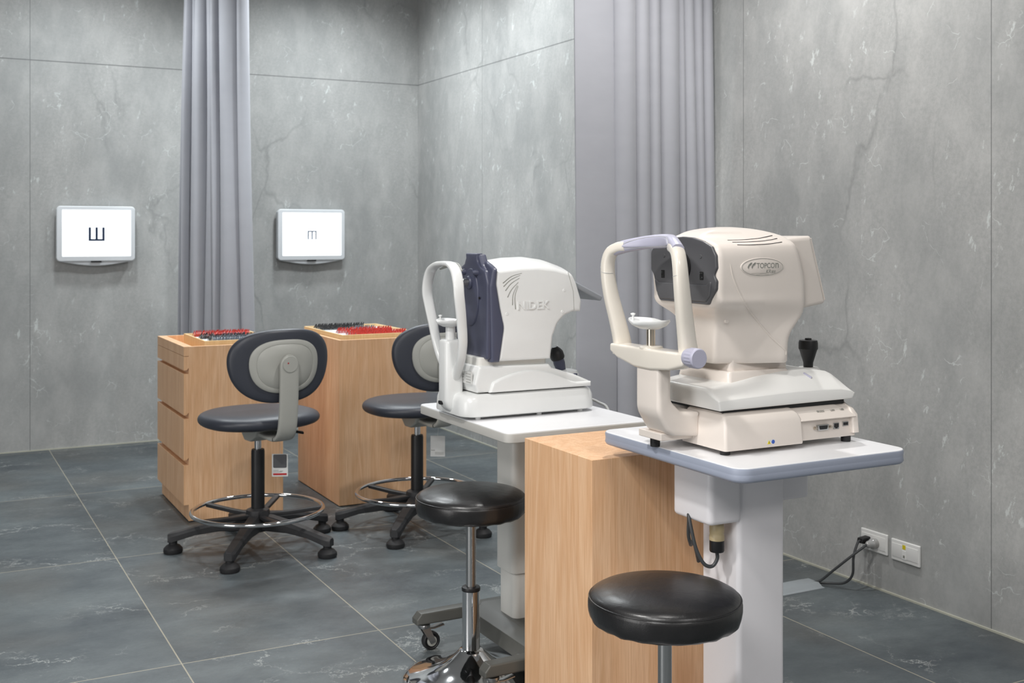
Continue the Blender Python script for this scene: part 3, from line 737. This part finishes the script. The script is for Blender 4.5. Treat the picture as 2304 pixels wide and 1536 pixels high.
# panel seam at the rear, screw caps, grooves, embossed lettering
ys = yc-.110
bm = B()
for a_, b_ in (((-1.243, 1.118), (-1.225, 1.06)), ((-1.225, 1.06), (-1.222, 1.004))):
    sweep(bm, [(a_[0], ys, a_[1]), (b_[0], ys, b_[1])], .0007, .0005, up=(0, -1, 0), n=6)
obj('rear_seam', bm, 'print', t_)
for x, z in ((-1.466, 1.072), (-1.447, 1.0), (-1.256, 1.064), (-1.262, 1.001)):
    if x > -1.46: obj('screw_cap', lathe(B(), [(0, ys-.0012), (.0042, ys-.0012), (.005, ys-.0004), (.005, ys+.003), (0, ys+.003)], 20, (x, 0, z), axis='Y'), 'white', t_)
gro = [((-1.460, 1.089), (-1.432, 1.108), (-1.398, 1.117)), ((-1.458, 1.079), (-1.435, 1.098), (-1.404, 1.111)), ((-1.452, 1.067), (-1.434, 1.087), (-1.406, 1.103)), ((-1.445, 1.048), (-1.432, 1.070), (-1.410, 1.091)), ((-1.429, 1.025), (-1.427, 1.055), (-1.414, 1.082)), ((-1.419, 1.013), (-1.421, 1.050), (-1.411, 1.080))]
for g_ in gro:
    obj('vent_groove', sweep(B(), [(p.x, ys-.0003, p.y) for p in [Vector((q[0], q[1])) for q in catmull([(a, b, 0) for a, b in g_], 6)]], lambda u: .0014*(1-.7*u), .0007, up=(0, -1, 0), n=6), 'print', t_)
text_fit('NIDEK', -1.412, -1.307, 1.011, 1.035, ys-.0002, 'white', t_, depth=.0060, offset=.012, label='embossed white lettering')
# label on the sled, slot, joystick, display
obj('rating_label', box(B(), -1.5485, -1.545, yc-.085, yc+.02, .800, .835), 'label', t_)
bm = B()
for k in range(7): box(bm, -1.5492, -1.5480, yc-.08+.045*(k % 2), yc-.05+.05*(k % 2), .804+.004*k, .8052+.004*k)
obj('label_print', bm, 'print', t_)
jb = obj('joystick', lathe(B(), [(0, 0), (.013, .0), (.018, .03), (.017, .045), (.0, .046)], 24), 'navy', t_)
def place(o, world, rot):
    o.location = Vector(world)-ORG[t_.name]; o.rotation_euler = rot
jb.data.transform(Matrix.Translation(ORG[t_.name])); place(jb, (-1.20, yc, .806), (0, R(-18), 0)); ORG[jb.name] = Vector((0, 0, 0))
jg = obj('joystick_grip', lathe(B(), [(0, .044), (.020, .044), (.022, .05), (.021, .066), (.015, .076), (.008, .084), (0, .085)], 24), 'black', jb)
obj('control_deck', lathe(B(), [(0, .800), (.040, .800), (.034, .812), (.02, .816), (0, .816)], 32, (-1.185, yc, 0)), 'white', t_)
for k, (x, y) in enumerate(((-1.235, -.085), (-1.215, -.096), (-1.200, -.090))):
    obj('push_button', lathe(B(), [(0, .800), (.007, .800), (.006, .812), (0, .813)], 14, (x, yc+y+.01, 0)), 'navy', t_)
bm = B(); pillow(bm, rrect(-.008, .008, -.085, .085, .005), 0, .11, .004, axis='Z'); dp = obj('tilted_display', bm, 'lcdgrey', t_)
dp.data.transform(Matrix.Translation(ORG[t_.name])); place(dp, (-1.207, yc, 1.082), (0, R(116), 0)); dp['label'] = 'grey tilted display'
# headrest column and hoop
xc = -1.575
obj('column', loft(B(), [[(x, y, z) for x, y in rrect(xc-.029+d+e, xc+.029-d, yc-.034+d, yc+.030-d, .016)] for z, d, e in ((.707, .008, .03), (.714, .003, .018), (.73, 0, .006), (.75, 0, 0), (.915, 0, 0), (.921, .002, 0), (.924, .006, 0))]), 'white', t_, ang=40)
obj('base_slot', pillow(B(), rrect(yc-.004, yc+.020, .735, .746, .005), xc-.0305, xc-.02, .0005, axis='X', nseg=1), 'black', t_)
obj('chin_post', lathe(B(), [(0, .90), (.0145, .90), (.0145, .962), (0, .962)], 24, (xc, yc, 0)), 'white', t_)
def chinrest(cx_, cy_, z, sx_, sy_, mat, par):
    rings = []
    for s, dz, cup in ((.1, -.014, 0), (.5, -.013, 0), (.85, -.006, .3), (1.0, .000, 1), (.985, .0035, 1), (.9, .003, 1), (.5, -.002, .5), (.1, -.003, 0)):
        rg = []
        for i in range(40):
            a = 2*PI*i/40; ca, sa = math.cos(a), math.sin(a)
            wv = (.0075*abs(sa)**1.5-.004*max(0, 1-abs(sa)*2)+.002*math.cos(2*a))*cup
            rg.append((cx_+sx_*s*ca*(1+.12*math.cos(2*a)), cy_+sy_*s*sa, z+dz+wv))
        rings.append(rg)
    ch = obj('chin_rest', loft(B(), rings), mat, par, ang=70)
    for s in (1,):
        obj('paper_pin', lathe(B(), [(0, z), (.0025, z), (.0025, z+.014), (.0055, z+.016), (.0055, z+.019), (0, z+.020)], 14, (cx_-sx_*.45, cy_+s*sy_*.62, 0)), mat, ch)
    return ch
chinrest(xc-.004, yc, .974, .034, .048, 'white', t_)
half = [(-1.572, .012, .80), (-1.572, .042, .835), (-1.576, .074, .875), (-1.580, .094, .92), (-1.586, .102, .965), (-1.594, .110, 1.015), (-1.600, .113, 1.055), (-1.600, .106, 1.092), (-1.598, .086, 1.124), (-1.594, .053, 1.140), (-1.590, .02, 1.144)]
full = [(x, yc+d, z) for x, d, z in half]+[(x, yc-d, z) for x, d, z in reversed(half)]
hp_ = catmull(full, 5)
obj('headrest_hoop', sweep(B(), hp_, lambda u: .0075+.005*abs(2*u-1)**4, lambda u: .012+.005*math.sin(PI*u), up=(1, 0, 0), n=16, power=2.6), 'white', t_, ang=60)
obj('forehead_pad', sweep(B(), catmull([(-1.574, yc+.075, 1.126), (-1.566, yc+.03, 1.139), (-1.566, yc-.03, 1.139), (-1.574, yc-.075, 1.126)], 6), lambda u: .002+.006*math.sin(PI*u), .003, up=(1, 0, 0), power=3), 'greyplas', t_)
# power lead of the small instrument
o = obj('power_lead', tube(B(), catmull([(-1.15, -3.90, .712), (-1.10, -3.86, .712), (-1.05, -3.84, .706), (-1.01, -3.87, .69), (-1.0, -3.92, .66), (-1.0, -3.94, .5), (-1.02, -3.93, .2), (-.98, -3.93, .04), (-.92, -3.93, .012)], 6), .0045, 8), 'lcable'); tag(o, 'pale grey power lead running off the back of the white and navy instrument', 'cable')

# ------------------------------------------------------------------ front instrument table
t_ = thing('instrument_table', 'white pedestal table with blue-grey edge carrying the large cream instrument', 'table', (-1.27, -4.92, 0))
X0, X1, Y0, Y1 = -1.503, -1.030, -5.188, -4.665; ZT = .76
obj('tabletop', pillow(B(), rrect(X0+.002, X1-.002, Y0+.002, Y1-.002, .033), ZT-.012, ZT, .0012, axis='Z'), 'white2', t_)
eb = rrect(X0, X1, Y0, Y1, .035)
obj('edge_band', loft(B(), [[(x, y, z) for x, y in (offset_in(eb, d) if d else eb)] for z, d in ((ZT-.031, .006), (ZT-.029, .003), (ZT-.024, 0), (ZT-.016, .0012), (ZT-.014, .0012), (ZT-.006, 0), (ZT-.002, .001), (ZT-.0012, .004))]), 'edge', t_, ang=45)
obj('column', pillow(B(), rrect(-1.337, -1.203, -4.98, -4.845, .012), .03, .735, .002, axis='Z'), 'tabpole', t_)
obj('foot_plate', pillow(B(), rrect(-1.425, -1.04, -5.14, -4.72, .04), 0.002, .04, .008, axis='Z'), 'tabpole', t_)
bx = obj('motor_box', pillow(B(), rrect(-1.420, -1.330, -4.985, -4.845, .014), .590, .735, .010, axis='Z'), 'tabpole', t_)
obj('motor_box', pillow(B(), rrect(-1.2, -1.105, -4.955, -4.83, .014), .615, .735, .010, axis='Z'), 'tabpole', t_)
# plug below the box
px_, py_ = -1.372, -4.948
sk = obj('power_socket', lathe(B(), [(0, .594), (.0155, .594), (.0155, .580), (.0165, .578), (.0165, .566), (.0160, .564), (.0160, .560), (.017, .558), (.017, .548), (0, .548)][::-1], 28, (px_, py_, 0)), 'khaki', bx)
obj('power_plug', lathe(B(), [(0, .522), (.0155, .522), (.0165, .525), (.0165, .549), (0, .549)], 28, (px_, py_, 0)), 'black', sk)
o = obj('power_cable', tube(B(), catmull([(px_, py_, .524), (px_, py_-.001, .505), (px_-.012, py_+.002, .490), (px_-.030, py_+.008, .497), (px_-.044, py_+.018, .53), (px_-.050, py_+.03, .58), (px_-.046, py_+.042, .60), (px_-.040, py_+.05, .585), (px_-.035, py_+.058, .55), (px_-.024, py_+.066, .528), (px_-.004, py_+.09, .516), (px_+.03, py_+.125, .51), (px_+.07, py_+.16, .45)], 8), .0042, 10), 'cable'); tag(o, 'dark grey cable looping from the plug under the front table', 'cable')

# ------------------------------------------------------------------ large cream instrument
t_ = thing('eye_refractor', 'large cream eye measuring instrument with lavender forehead bar, on the front table', 'medical instrument', (-1.27, -4.92, .76))
yc = -4.92
def rb(lst, x0, x1, hy, r=.02): return [[(x, y, z) for x, y in rrect(x0+d+e, x1-d-g, yc-hy+d, yc+hy-d, r)] for z, d, e, g in lst]
obj('base', loft(B(), rb(((.774, .000, 0, 0), (.776, 0, 0, 0), (.815, .002, .001, .004), (.832, .006, .003, .012), (.840, .012, .004, .020), (.846, .02, .004, .028), (.8495, .03, .004, .035)), -1.430, -1.062, .140, .012)), 'cream', t_, ang=35)
obj('side_cover', loft(B(), [[(x, y, z) for x, y in rrect(-1.446+d*.5, -1.231-d*.5, yc-.152+d, yc+.004-d*.25, .007)] for z, d in ((.771, 0), (.774, -.001), (.824, .003), (.836, .010), (.845, .024), (.8515, .042))]), 'cream', t_, ang=35)
obj('side_cover', loft(B(), [[(x, y, z) for x, y in rrect(-1.083+d*.1, -1.064-d*.5, yc-.150+d, yc-.10, .004)] for z, d in ((.782, 0), (.822, .003), (.835, .012), (.848, .035))]), 'cream', t_, ang=35)
obj('port_hood', loft(B(), [[(-1.235, yc-.1515, .8195), (-1.235, yc-.145, .8170), (-1.235, yc-.115, .845), (-1.235, yc-.11, .8505)], [(-1.075, yc-.1515, .8195), (-1.075, yc-.145, .8170), (-1.075, yc-.115, .845), (-1.075, yc-.11, .8505)]]), 'cream', t_, bevel=.001)
for fx, fy in ((-1.428, -.128), (-1.085, -.128), (-1.43, .11), (-1.085, .115)):
    obj('foot', lathe(B(), [(0, .760), (.0105, .760), (.011, .764), (.011, .776), (0, .776)], 24, (fx, yc+fy, 0)), 'rubber', t_)
# ports on the near side
yp = yc-.1402
pc = obj('serial_port', pillow(B(), fillet([(-1.184, .806), (-1.150, .806), (-1.153, .793), (-1.181, .793)], .002), yp-.0045, yp+.001, .0008), 'steel', t_)
obj('port_face', pillow(B(), fillet([(-1.180, .804), (-1.154, .804), (-1.1565, .7955), (-1.1775, .7955)], .002), yp-.0052, yp, .0004, nseg=1), 'black', pc)
for x in (-1.189, -1.1445): obj('port_screw', lathe(B(), [(0, yp-.006), (.003, yp-.006), (.0035, yp-.003), (.0035, yp), (0, yp)], 10, (x, 0, .7995), axis='Y'), 'nickel', pc)
pn = obj('network_port', box(B(), -1.1335, -1.1175, yp-.001, yp+.001, .7925, .8065), 'steel', t_)
bm = B(); box(bm, -1.1315, -1.1195, yp-.0018, yp, .7965, .805); box(bm, -1.1285, -1.1225, yp-.0018, yp, .794, .7966); obj('port_face', bm, 'black', pn)
pn = obj('usb_port', box(B(), -1.106, -1.0895, yp-.001, yp+.001, .7975, .8075), 'steel', t_)
bm = B(); box(bm, -1.104, -1.0915, yp-.0018, yp, .7995, .8055); obj('port_face', bm, 'black', pn)
E10 = Euler((R(55), 0, 0))
for tx, x in (('RS-232C', -1.166), ('LAN', -1.131), ('USB', -1.103)):
    text(tx, .0062, (x, yc-.1345, .8345), Euler((R(47), 0, 0)), 'print', t_, name='port_lettering')
ws = obj('warning_sticker', box(B(), -1.3345, -1.3120, yc-.1525, yc-.150, .777, .787), 'label', t_)
ws['label'] = 'small white sticker with yellow and blue signs'
bm = B(); loft(bm, [[(-1.3335, yy, .778), (-1.3245, yy, .778), (-1.329, yy, .7862)] for yy in (yc-.1532, yc-.152)]); wt = obj('warning_triangle', bm, 'yellow', ws)
obj('bolt_sign', box(B(), -1.3294, -1.3286, yc-.1535, yc-.153, .7795, .784), 'black', wt)
obj('blue_disc', lathe(B(), [(0, yc-.1531), (.0043, yc-.1531), (.0043, yc-.152), (0, yc-.152)], 20, (-1.3175, 0, .782), axis='Y'), 'blue', ws)
# sled
def cr2(u, v, s):
    k = max(0, (s-.68)/.32); return (u, v if v < .868 else .868+(v-.868)*(1-.75*k))
sp = fillet([(-1.447, .8535), (-1.070, .8565), (-1.062, .872), (-1.076, .896), (-1.105, .916), (-1.17, .925), (-1.24, .925), (-1.32, .917), (-1.40, .905), (-1.452, .897)], [.003, .006, .01, .02, .03, .05, .1, .1, .05, .012])
obj('sled', pillow(B(), sp, yc-.136, yc+.130, .004, mid=22, crown=cr2), 'sled', t_, ang=50)
obj('slide_gap', box(B(), -1.43, -1.085, yc-.122, yc+.118, .845, .855), 'black', t_)
bm = B(); loft(bm, rb(((.890, -.004, 0, 0), (.925, .002, 0, 0), (.929, .005, 0, 0)), -1.390, -1.215, .092, .010)); pdl = obj('pedestal', bm, 'cream', t_, ang=40)
obj('neck', loft(B(), rb(((.925, .0, 0, 0), (.952, 0, 0, 0)), -1.372, -1.208, .076, .012)), 'cream', t_, ang=40)
for yy in (.075, -.01): obj('screw_cap', lathe(B(), [(0, -1.3915), (.004, -1.3915), (.0046, -1.388), (0, -1.388)], 18, (0, yc+yy, .908), axis='X'), 'cream', pdl)
# head shell: plan outlines stacked upwards, narrow at the lower front, flaring to the rear and domed above
HS = [(.945, -1.403, -1.236, .058, .116), (.948, -1.405, -1.234, .060, .118), (1.00, -1.405, -1.232, .062, .121), (1.03, -1.407, -1.214, .070, .123), (1.05, -1.417, -1.200, .088, .124),
      (1.068, -1.436, -1.196, .112, .1252), (1.082, -1.441, -1.196, .1225, .1258), (1.10, -1.441, -1.196, .1235, .126), (1.13, -1.442, -1.198, .1255, .126), (1.165, -1.442, -1.206, .1255, .126), (1.190, -1.442, -1.213, .122, .1245),
      (1.205, -1.441, -1.218, .109, .121), (1.214, -1.440, -1.221, .085, .112), (1.222, -1.437, -1.226, .055, .102), (1.229, -1.425, -1.236, .045, .086), (1.2345, -1.410, -1.248, .045, .068), (1.239, -1.393, -1.263, .040, .052), (1.243, -1.370, -1.285, .028, .033), (1.2455, -1.345, -1.312, .010, .010)]
def cat5(P, n):
    P = [tuple(2*a-b for a, b in zip(P[0], P[1]))]+P+[tuple(2*a-b for a, b in zip(P[-1], P[-2]))]; out = []
    for i in range(1, len(P)-2):
        for k in range(n):
            u = k/n; out.append(tuple(.5*(2*b+(c-a)*u+(2*a-5*b+4*c-d)*u*u+(3*b-a-3*c+d)*u**3) for a, b, c, d in zip(*P[i-1:i+3])))
    out.append(P[-2]); return out
rings = []
for z, xf, xr, hf, hr in [HS[0]]+cat5(HS[1:], 4):
    pl_ = fillet([(xf, yc-hf), ((xf+xr)/2, yc-(hf+hr)/2-.002), (xr, yc-hr), (xr, yc+hr), ((xf+xr)/2, yc+(hf+hr)/2+.002), (xf, yc+hf)], [.014, .05, .020, .020, .05, .014], 6, ref=[False]*6)
    rings.append([(x, y, z) for x, y in pl_])
hd = obj('head_shell', loft(B(), rings), 'cream', t_, ang=50)
from mathutils.bvhtree import BVHTree
bvh = BVHTree.FromPolygons([v.co.copy() for v in hd.data.vertices], [list(p.vertices) for p in hd.data.polygons])
def on_side(x, z, off=.0004):
    o_ = ORG[t_.name]; h_ = bvh.ray_cast(Vector((x, yc-.3, z))-o_, Vector((0, 1, 0)))
    return h_[0]+o_+Vector((0, -off, 0)) if h_[0] is not None else None
ysd = yc-.126
# dark window panel
wl = [(.121, 1.190), (.121, 1.146), (.112, 1.139), (.105, 1.122), (.096, 1.092), (.086, 1.078), (-.094, 1.077), (-.104, 1.092), (-.119, 1.110), (-.121, 1.130), (-.113, 1.141), (-.121, 1.156), (-.119, 1.184), (-.106, 1.202), (-.075, 1.214), (-.035, 1.222), (0, 1.224), (.035, 1.222), (.075, 1.214), (.106, 1.203)]
wl = fillet([(yc+a, b) for a, b in wl], .012, 4)
wp = obj('window_panel', pillow(B(), wl, -1.4575, -1.445, .003, axis='X'), 'dark', t_, label='dark grey window panel', ang=40)
nr = fillet([(yc+a, b) for a, b in ((.088, 1.120), (-.088, 1.120), (-.108, 1.132), (-.102, 1.096), (-.088, 1.083), (.082, 1.083), (.096, 1.10), (.104, 1.13))], .008, 4)
obj('nose_ledge', pillow(B(), nr, -1.4605, -1.452, .003, axis='X'), 'dark', wp)
obj('lens_ring', lathe(B(), [(0, -1.4610), (.024, -1.4610), (.0325, -1.4600), (.033, -1.4575), (.033, -1.452), (0, -1.452)], 40, (0, yc, 1.157), axis='X'), 'black', wp)
obj('lens_barrel', lathe(B(), [(0, -1.4660), (.011, -1.4660), (.013, -1.4640), (.013, -1.458), (0, -1.458)], 32, (0, yc, 1.157), axis='X'), 'black', wp)
for s in (-1, 1):
    obj('sensor_port', lathe(B(), [(0, -1.4590), (.0042, -1.4590), (.005, -1.4572), (.005, -1.453), (0, -1.453)], 16, (0, yc+s*.068, 1.181), axis='X'), 'dark', wp)
    sb = obj('lamp_recess', pillow(B(), rrect(yc+s*.072-.007, yc+s*.072+.007, 1.130, 1.148, .002), -1.4583, -1.452, .0005, axis='X', nseg=1), 'black', wp)
    for z in (1.1345, 1.1435): obj('lamp_bead', lathe(B(), [(0, -1.4612), (.0025, -1.4605), (.0034, -1.4585), (.0034, -1.456), (0, -1.456)], 14, (0, yc+s*.072, z), axis='X'), 'glass', sb)
wp.location.x += .0105
# side badge
bd = [(-1.326+.060*math.cos(2*PI*k/64), 1.158+.0205*math.sin(2*PI*k/64)) for k in range(64)]
bg = obj('badge', pillow(B(), bd, ysd-.0022, ysd+.002, .0012, nseg=2), 'cream', t_, label='oval badge with grey lettering')
rp = [(-1.326+.0565*math.cos(2*PI*k/64), ysd-.0022, 1.158+.0185*math.sin(2*PI*k/64)) for k in range(65)]
obj('badge_ring', tube(B(), rp, .0005, 6), 'print', bg)
yl = ysd-.0024
text_fit('TOPCO', -1.3425, -1.2925, 1.1555, 1.1670, yl, 'print', bg, offset=.012)
text_fit('n', -1.2905, -1.2815, 1.1557, 1.1668, yl, 'print', bg, offset=.012)
text_fit('KR', -1.3165, -1.3035, 1.1445, 1.1525, yl, 'print', bg, shear=.25)
text_fit('800', -1.3020, -1.2900, 1.1442, 1.1505, yl, 'print', bg, shear=.2)
lgm = B()
for dx in (0, .0105):
    loft(lgm, [[(-1.3655+dx+a*1.25, yy, 1.1545+b) for a, b in ((0, .0), (.003, .0068), (.006, .0078), (.0085, .0135), (.0055, .0135), (.0015, .0100), (-.0015, .004))] for yy in (ysd-.0028, ysd-.002)])
obj('emblem', lgm, 'print', bg)
obj('badge_line', tube(B(), [(-1.357, ysd-.0024, 1.1445), (-1.308, ysd-.0024, 1.1450)], .0003, 5), 'print', bg)
obj('badge_arc', tube(B(), catmull([(-1.344, ysd-.0024, 1.1410), (-1.326, ysd-.0024, 1.1430), (-1.309, ysd-.0024, 1.1410)], 6), .0003, 5), 'print', bg)
# raised sweeping line on the side, little screw covers
def ridge_pt(x, z):
    q_ = on_side(min(x, -1.246), z, .0002)
    for _ in range(4): q_ = on_side(min(-1.246, x+.80*(q_.y-ysd)), z, .0002) or q_
    return q_
rc = catmull([(-1.412, 0, 1.165), (-1.404, 0, 1.135), (-1.383, 0, 1.095), (-1.350, 0, 1.053), (-1.305, 0, 1.008), (-1.262, 0, .975), (-1.244, 0, .962)], 8)
obj('side_ridge', sweep(B(), [ridge_pt(p.x, p.z) for p in rc], lambda u: .0022*math.sin(PI*min(.93, u*.93+.03))**.5, lambda u: .0014*math.sin(PI*min(.93, u*.93+.03))**.5, up=(0, -1, 0), n=10), 'cream', hd)
sp_ = on_side(-1.388, 1.040)
obj('screw_cap', lathe(B(), [(0, sp_.y-.0010), (.005, sp_.y-.0010), (.0057, sp_.y), (.0057, sp_.y+.006), (0, sp_.y+.006)], 20, (sp_.x, 0, sp_.z), axis='Y'), 'cream', hd)
# vent slots on the crown, laid on the shell surface
for k in range(3):
    pth = []
    for i in range(15):
        u = i/14; x = -1.388+.003*k+.124*u; y_ = yc-.086-.0125*k-.004*math.sin(PI*u)
        o_ = ORG[t_.name]; hit = bvh.ray_cast(Vector((x, y_, 1.4))-o_, Vector((0, 0, -1)))
        pth.append(hit[0]+o_)
    obj('vent_slot', sweep(B(), pth, .0019, .0007, n=8, power=4), 'black', hd)
# operator monitor at the rear
mp = fillet([(-1.245, 1.220), (-1.166, 1.226), (-1.122, 1.072), (-1.192, 1.062)], [.01, .006, .008, .012])
mo = obj('monitor', pillow(B(), mp, yc-.106, yc+.106, .010, nseg=5), 'cream', t_, ang=40)
obj('monitor_face', pillow(B(), fillet([(-1.1665, 1.220), (-1.1625, 1.221), (-1.1205, 1.080), (-1.1245, 1.079)], .001), yc-.102, yc+.102, .0015), 'cream', mo, ang=40)
# joystick
jx = -1.080
obj('joystick_seat', lathe(B(), [(0, .905), (.030, .905), (.024, .913), (.022, .915), (0, .915)], 32, (jx, yc, 0)), 'sled', t_)
js = obj('joystick', lathe(B(), [(0, .905), (.011, .905), (.0115, .925), (.013, .930), (.0205, .955), (.0225, .958), (.0225, .972), (.021, .978), (.008, .979), (.0075, .983), (0, .984)], 32, (jx, yc, 0)), 'black', t_)
obj('lock_lever', sweep(B(), [(-1.184, -5.018, .9165), (-1.171, -5.030, .9065)], .0055, .003, power=4), 'lav', t_)
# headrest: L neck, cross bar, posts, forehead bar
LP = fillet([(-1.551, .942), (-1.551, .845), (-1.520, .795), (-1.440, .788), (-1.440, .842), (-1.490, .846), (-1.515, .870), (-1.515, .942)], [.002, .05, .035, .002, .002, .02, .02, .002], 8)
obj('headrest_neck', pillow(B(), LP, yc-.058, yc+.030, .010), 'cream', t_, ang=40)
obj('neck_plate', box(B(), -1.530, -1.425, yc-.038, yc+.048, .782, .798), 'cream', t_, bevel=.002)
obj('foot', lathe(B(), [(0, .760), (.0105, .760), (.011, .764), (.011, .784), (0, .784)], 24, (-1.505, yc+.02, 0)), 'rubber', t_)
CB = fillet([(yc+.128, .982), (yc-.130, .982), (yc-.150, .985), (yc-.150, .955), (yc-.10, .943), (yc-.03, .937), (yc+.03, .938), (yc+.10, .952), (yc+.128, .965)], [.006, .01, .006, .01, .03, .03, .03, .02, .006])
obj('cross_bar', pillow(B(), CB, -1.556, -1.510, .0055, axis='X'), 'creamg', t_, ang=40)
for s in (1, -1):
    q = .0 if s > 0 else .0
    pth = catmull([(-1.520, yc+s*.128, .958), (-1.523, yc+s*.126, .985), (-1.532, yc+s*.130, 1.03), (-1.544, yc+s*.137, 1.085), (-1.551, yc+s*.140, 1.13), (-1.553, yc+s*.138, 1.165), (-1.550, yc+s*.128, 1.188), (-1.542, yc+s*.108, 1.199), (-1.534, yc+s*.09, 1.202)], 6)
    ps = obj('headrest_post', sweep(B(), pth, lambda u: .0125+.003*(1-u)**3, lambda u: .0145+.009*(1-u)**2.2, up=(1, 0, 0), power=2.8, n=18), 'creamg', t_, ang=60)
    obj('joint_line', sweep(B(), [(-1.5535, yc+s*.1395, 1.1425), (-1.5535, yc+s*.1393, 1.1435)], (.0130), .0152, up=(1, 0, 0), power=2.8, n=18), 'lcable', ps)
fp = catmull([(-1.546, yc+.120, 1.194), (-1.533, yc+.088, 1.203), (-1.510, yc+.045, 1.211), (-1.502, yc, 1.214), (-1.510, yc-.045, 1.214), (-1.533, yc-.088, 1.209), (-1.549, yc-.126, 1.196)], 8)
fb = obj('forehead_bar', sweep(B(), fp, lambda u: .0155-.002*abs(2*u-1), lambda u: .013, up=(1, 0, 0), power=2.6, n=20), 'lav', t_, label='lavender forehead bar', ang=60)
pad = [(p.x-.0132, p.y, p.z-.001) for p in fp[8:41]]
obj('forehead_pad', sweep(B(), pad, lambda u: .0115*math.sin(PI*min(1, max(.04, u)))**.45 if 0 < u < 1 else .002, .0035, up=(1, 0, 0), power=2.4, n=18), 'lav', fb, ang=60)
sm = []
for k in range(61):
    a = 2*PI*k/60; q_ = .5-.5*math.cos(a) if False else (.5+.5*math.cos(a)); ix = q_*(len(pad)-1); i0 = min(len(pad)-2, int(ix)); f_ = ix-i0
    pp_ = Vector(pad[i0])*(1-f_)+Vector(pad[i0+1])*f_
    sm.append(pp_+Vector((-.0012, 0, .0112*math.copysign(abs(math.sin(a))**.7, math.sin(a)))))
obj('pad_seam', tube(B(), sm, .0005, 6), 'lcable', fb)
bm = B(); n = 24; rings = []
for yy, rk, rib in ((-.193, .004, 0), (-.193, .0185, 0), (-.191, .0205, 0), (-.188, .0210, .0), (-.186, .0210, .0012), (-.168, .0210, .0012), (-.166, .0200, 0), (-.155, .018, 0), (-.155, .004, 0)):
    rings.append([(-1.540+(rk-(rib if k % 4 < 2 else 0))*math.cos(2*PI*k/72), yc+yy+.006, .975+(rk-(rib if k % 4 < 2 else 0))*math.sin(2*PI*k/72)) for k in range(72)])
kb = obj('height_knob', loft(bm, rings), 'lav', t_, label='lavender knob', ang=30)
obj('chin_post', lathe(B(), [(0, .975), (.0095, .975), (.0095, 1.022), (0, 1.022)], 24, (-1.530, yc, 0)), 'nickel', t_)
obj('post_collar', lathe(B(), [(0, .980), (.026, .980), (.026, .984), (.022, .986), (0, .986)], 32, (-1.530, yc, 0)), 'creamg', t_)
chinrest(-1.535, yc, 1.036, .036, .062, 'white', t_)

# ------------------------------------------------------------------ wall sockets and cables
def plate(name, y0, y1, z0, z1, label, cat):
    t = thing(name, label, cat, (0, (y0+y1)/2, z0), 'white wall plates')
    bm = B(); pillow(bm, rrect(y0, y1, z0, z1, .003), -.009, 0, .003, axis='X'); obj('cover', bm, 'sw', t)
    bm = B(); pillow(bm, rrect(y0+.006, y1-.006, z0+.013, z1-.013, .001), -.0105, -.008, .0006, axis='X', nseg=2); obj('insert', bm, 'sw', t)
    return t
pl = plate('power_outlet', -4.129, -4.007, .128, .199, 'white wall power outlet with two plugs in it', 'outlet')
pl2 = plate('data_outlet', -4.271, -4.147, .124, .195, 'white wall data outlet with a yellow sticker', 'outlet')
obj('yellow_sticker', box(B(), -.0115, -.0105, -4.213, -4.200, .170, .184), 'yellow', pl2)
jk = obj('data_jack', box(B(), -.0118, -.0100, -4.216, -4.198, .136, .166), 'sw', pl2, bevel=.0008)
obj('jack_opening', box(B(), -.0122, -.0110, -4.211, -4.203, .141, .150), 'print', jk)
t = thing('power_plug', 'black moulded plug in the wall power outlet', 'plug', (-.0105, -4.045, .163))
obj('plug_body', pillow(B(), fillet([(-.0105, .150), (-.0105, .178), (-.048, .174), (-.052, .158)], .003), -4.056, -4.030, .003), 'black', t)
obj('cord', tube(B(), catmull([(-.046, -4.043, .166), (-.062, -4.045, .158), (-.085, -4.05, .115), (-.090, -4.05, .055), (-.100, -4.02, .02), (-.125, -3.97, .009), (-.165, -3.935, .008), (-.21, -3.928, .008)], 7), .0045, 10), 'cable', t)
t = thing('power_plug', 'clear round plug in the wall power outlet, right of the black plug', 'plug', (-.0105, -4.078, .158))
obj('plug_body', lathe(B(), [(0, -.0105), (.0175, -.0105), (.0175, -.028), (.013, -.034), (.012, -.046), (.006, -.054), (0, -.054)][::-1], 28, (0, -4.078, .160), axis='X'), 'clear', t)
obj('cord', tube(B(), catmull([(-.050, -4.078, .160), (-.070, -4.075, .150), (-.105, -4.05, .115), (-.135, -4.00, .060), (-.150, -3.96, .02), (-.17, -3.94, .009), (-.22, -3.932, .009)], 7), .0045, 10), 'cable', t)
pr = fillet([(-3.988, 0), (-3.988, .003), (-3.975, .004), (-3.958, .014), (-3.905, .014), (-3.888, .004), (-3.875, .003), (-3.875, 0)], [0, .001, .004, .008, .008, .004, .001, 0])
bm = B(); loft(bm, [[(x, a, b) for a, b in pr] for x in (-1.0, -.158)])
setorigin(tag(obj('cable_duct', bm, 'duct'), 'grey vinyl floor duct running towards the wall outlets', 'cable duct'), (-.58, -3.93, 0))
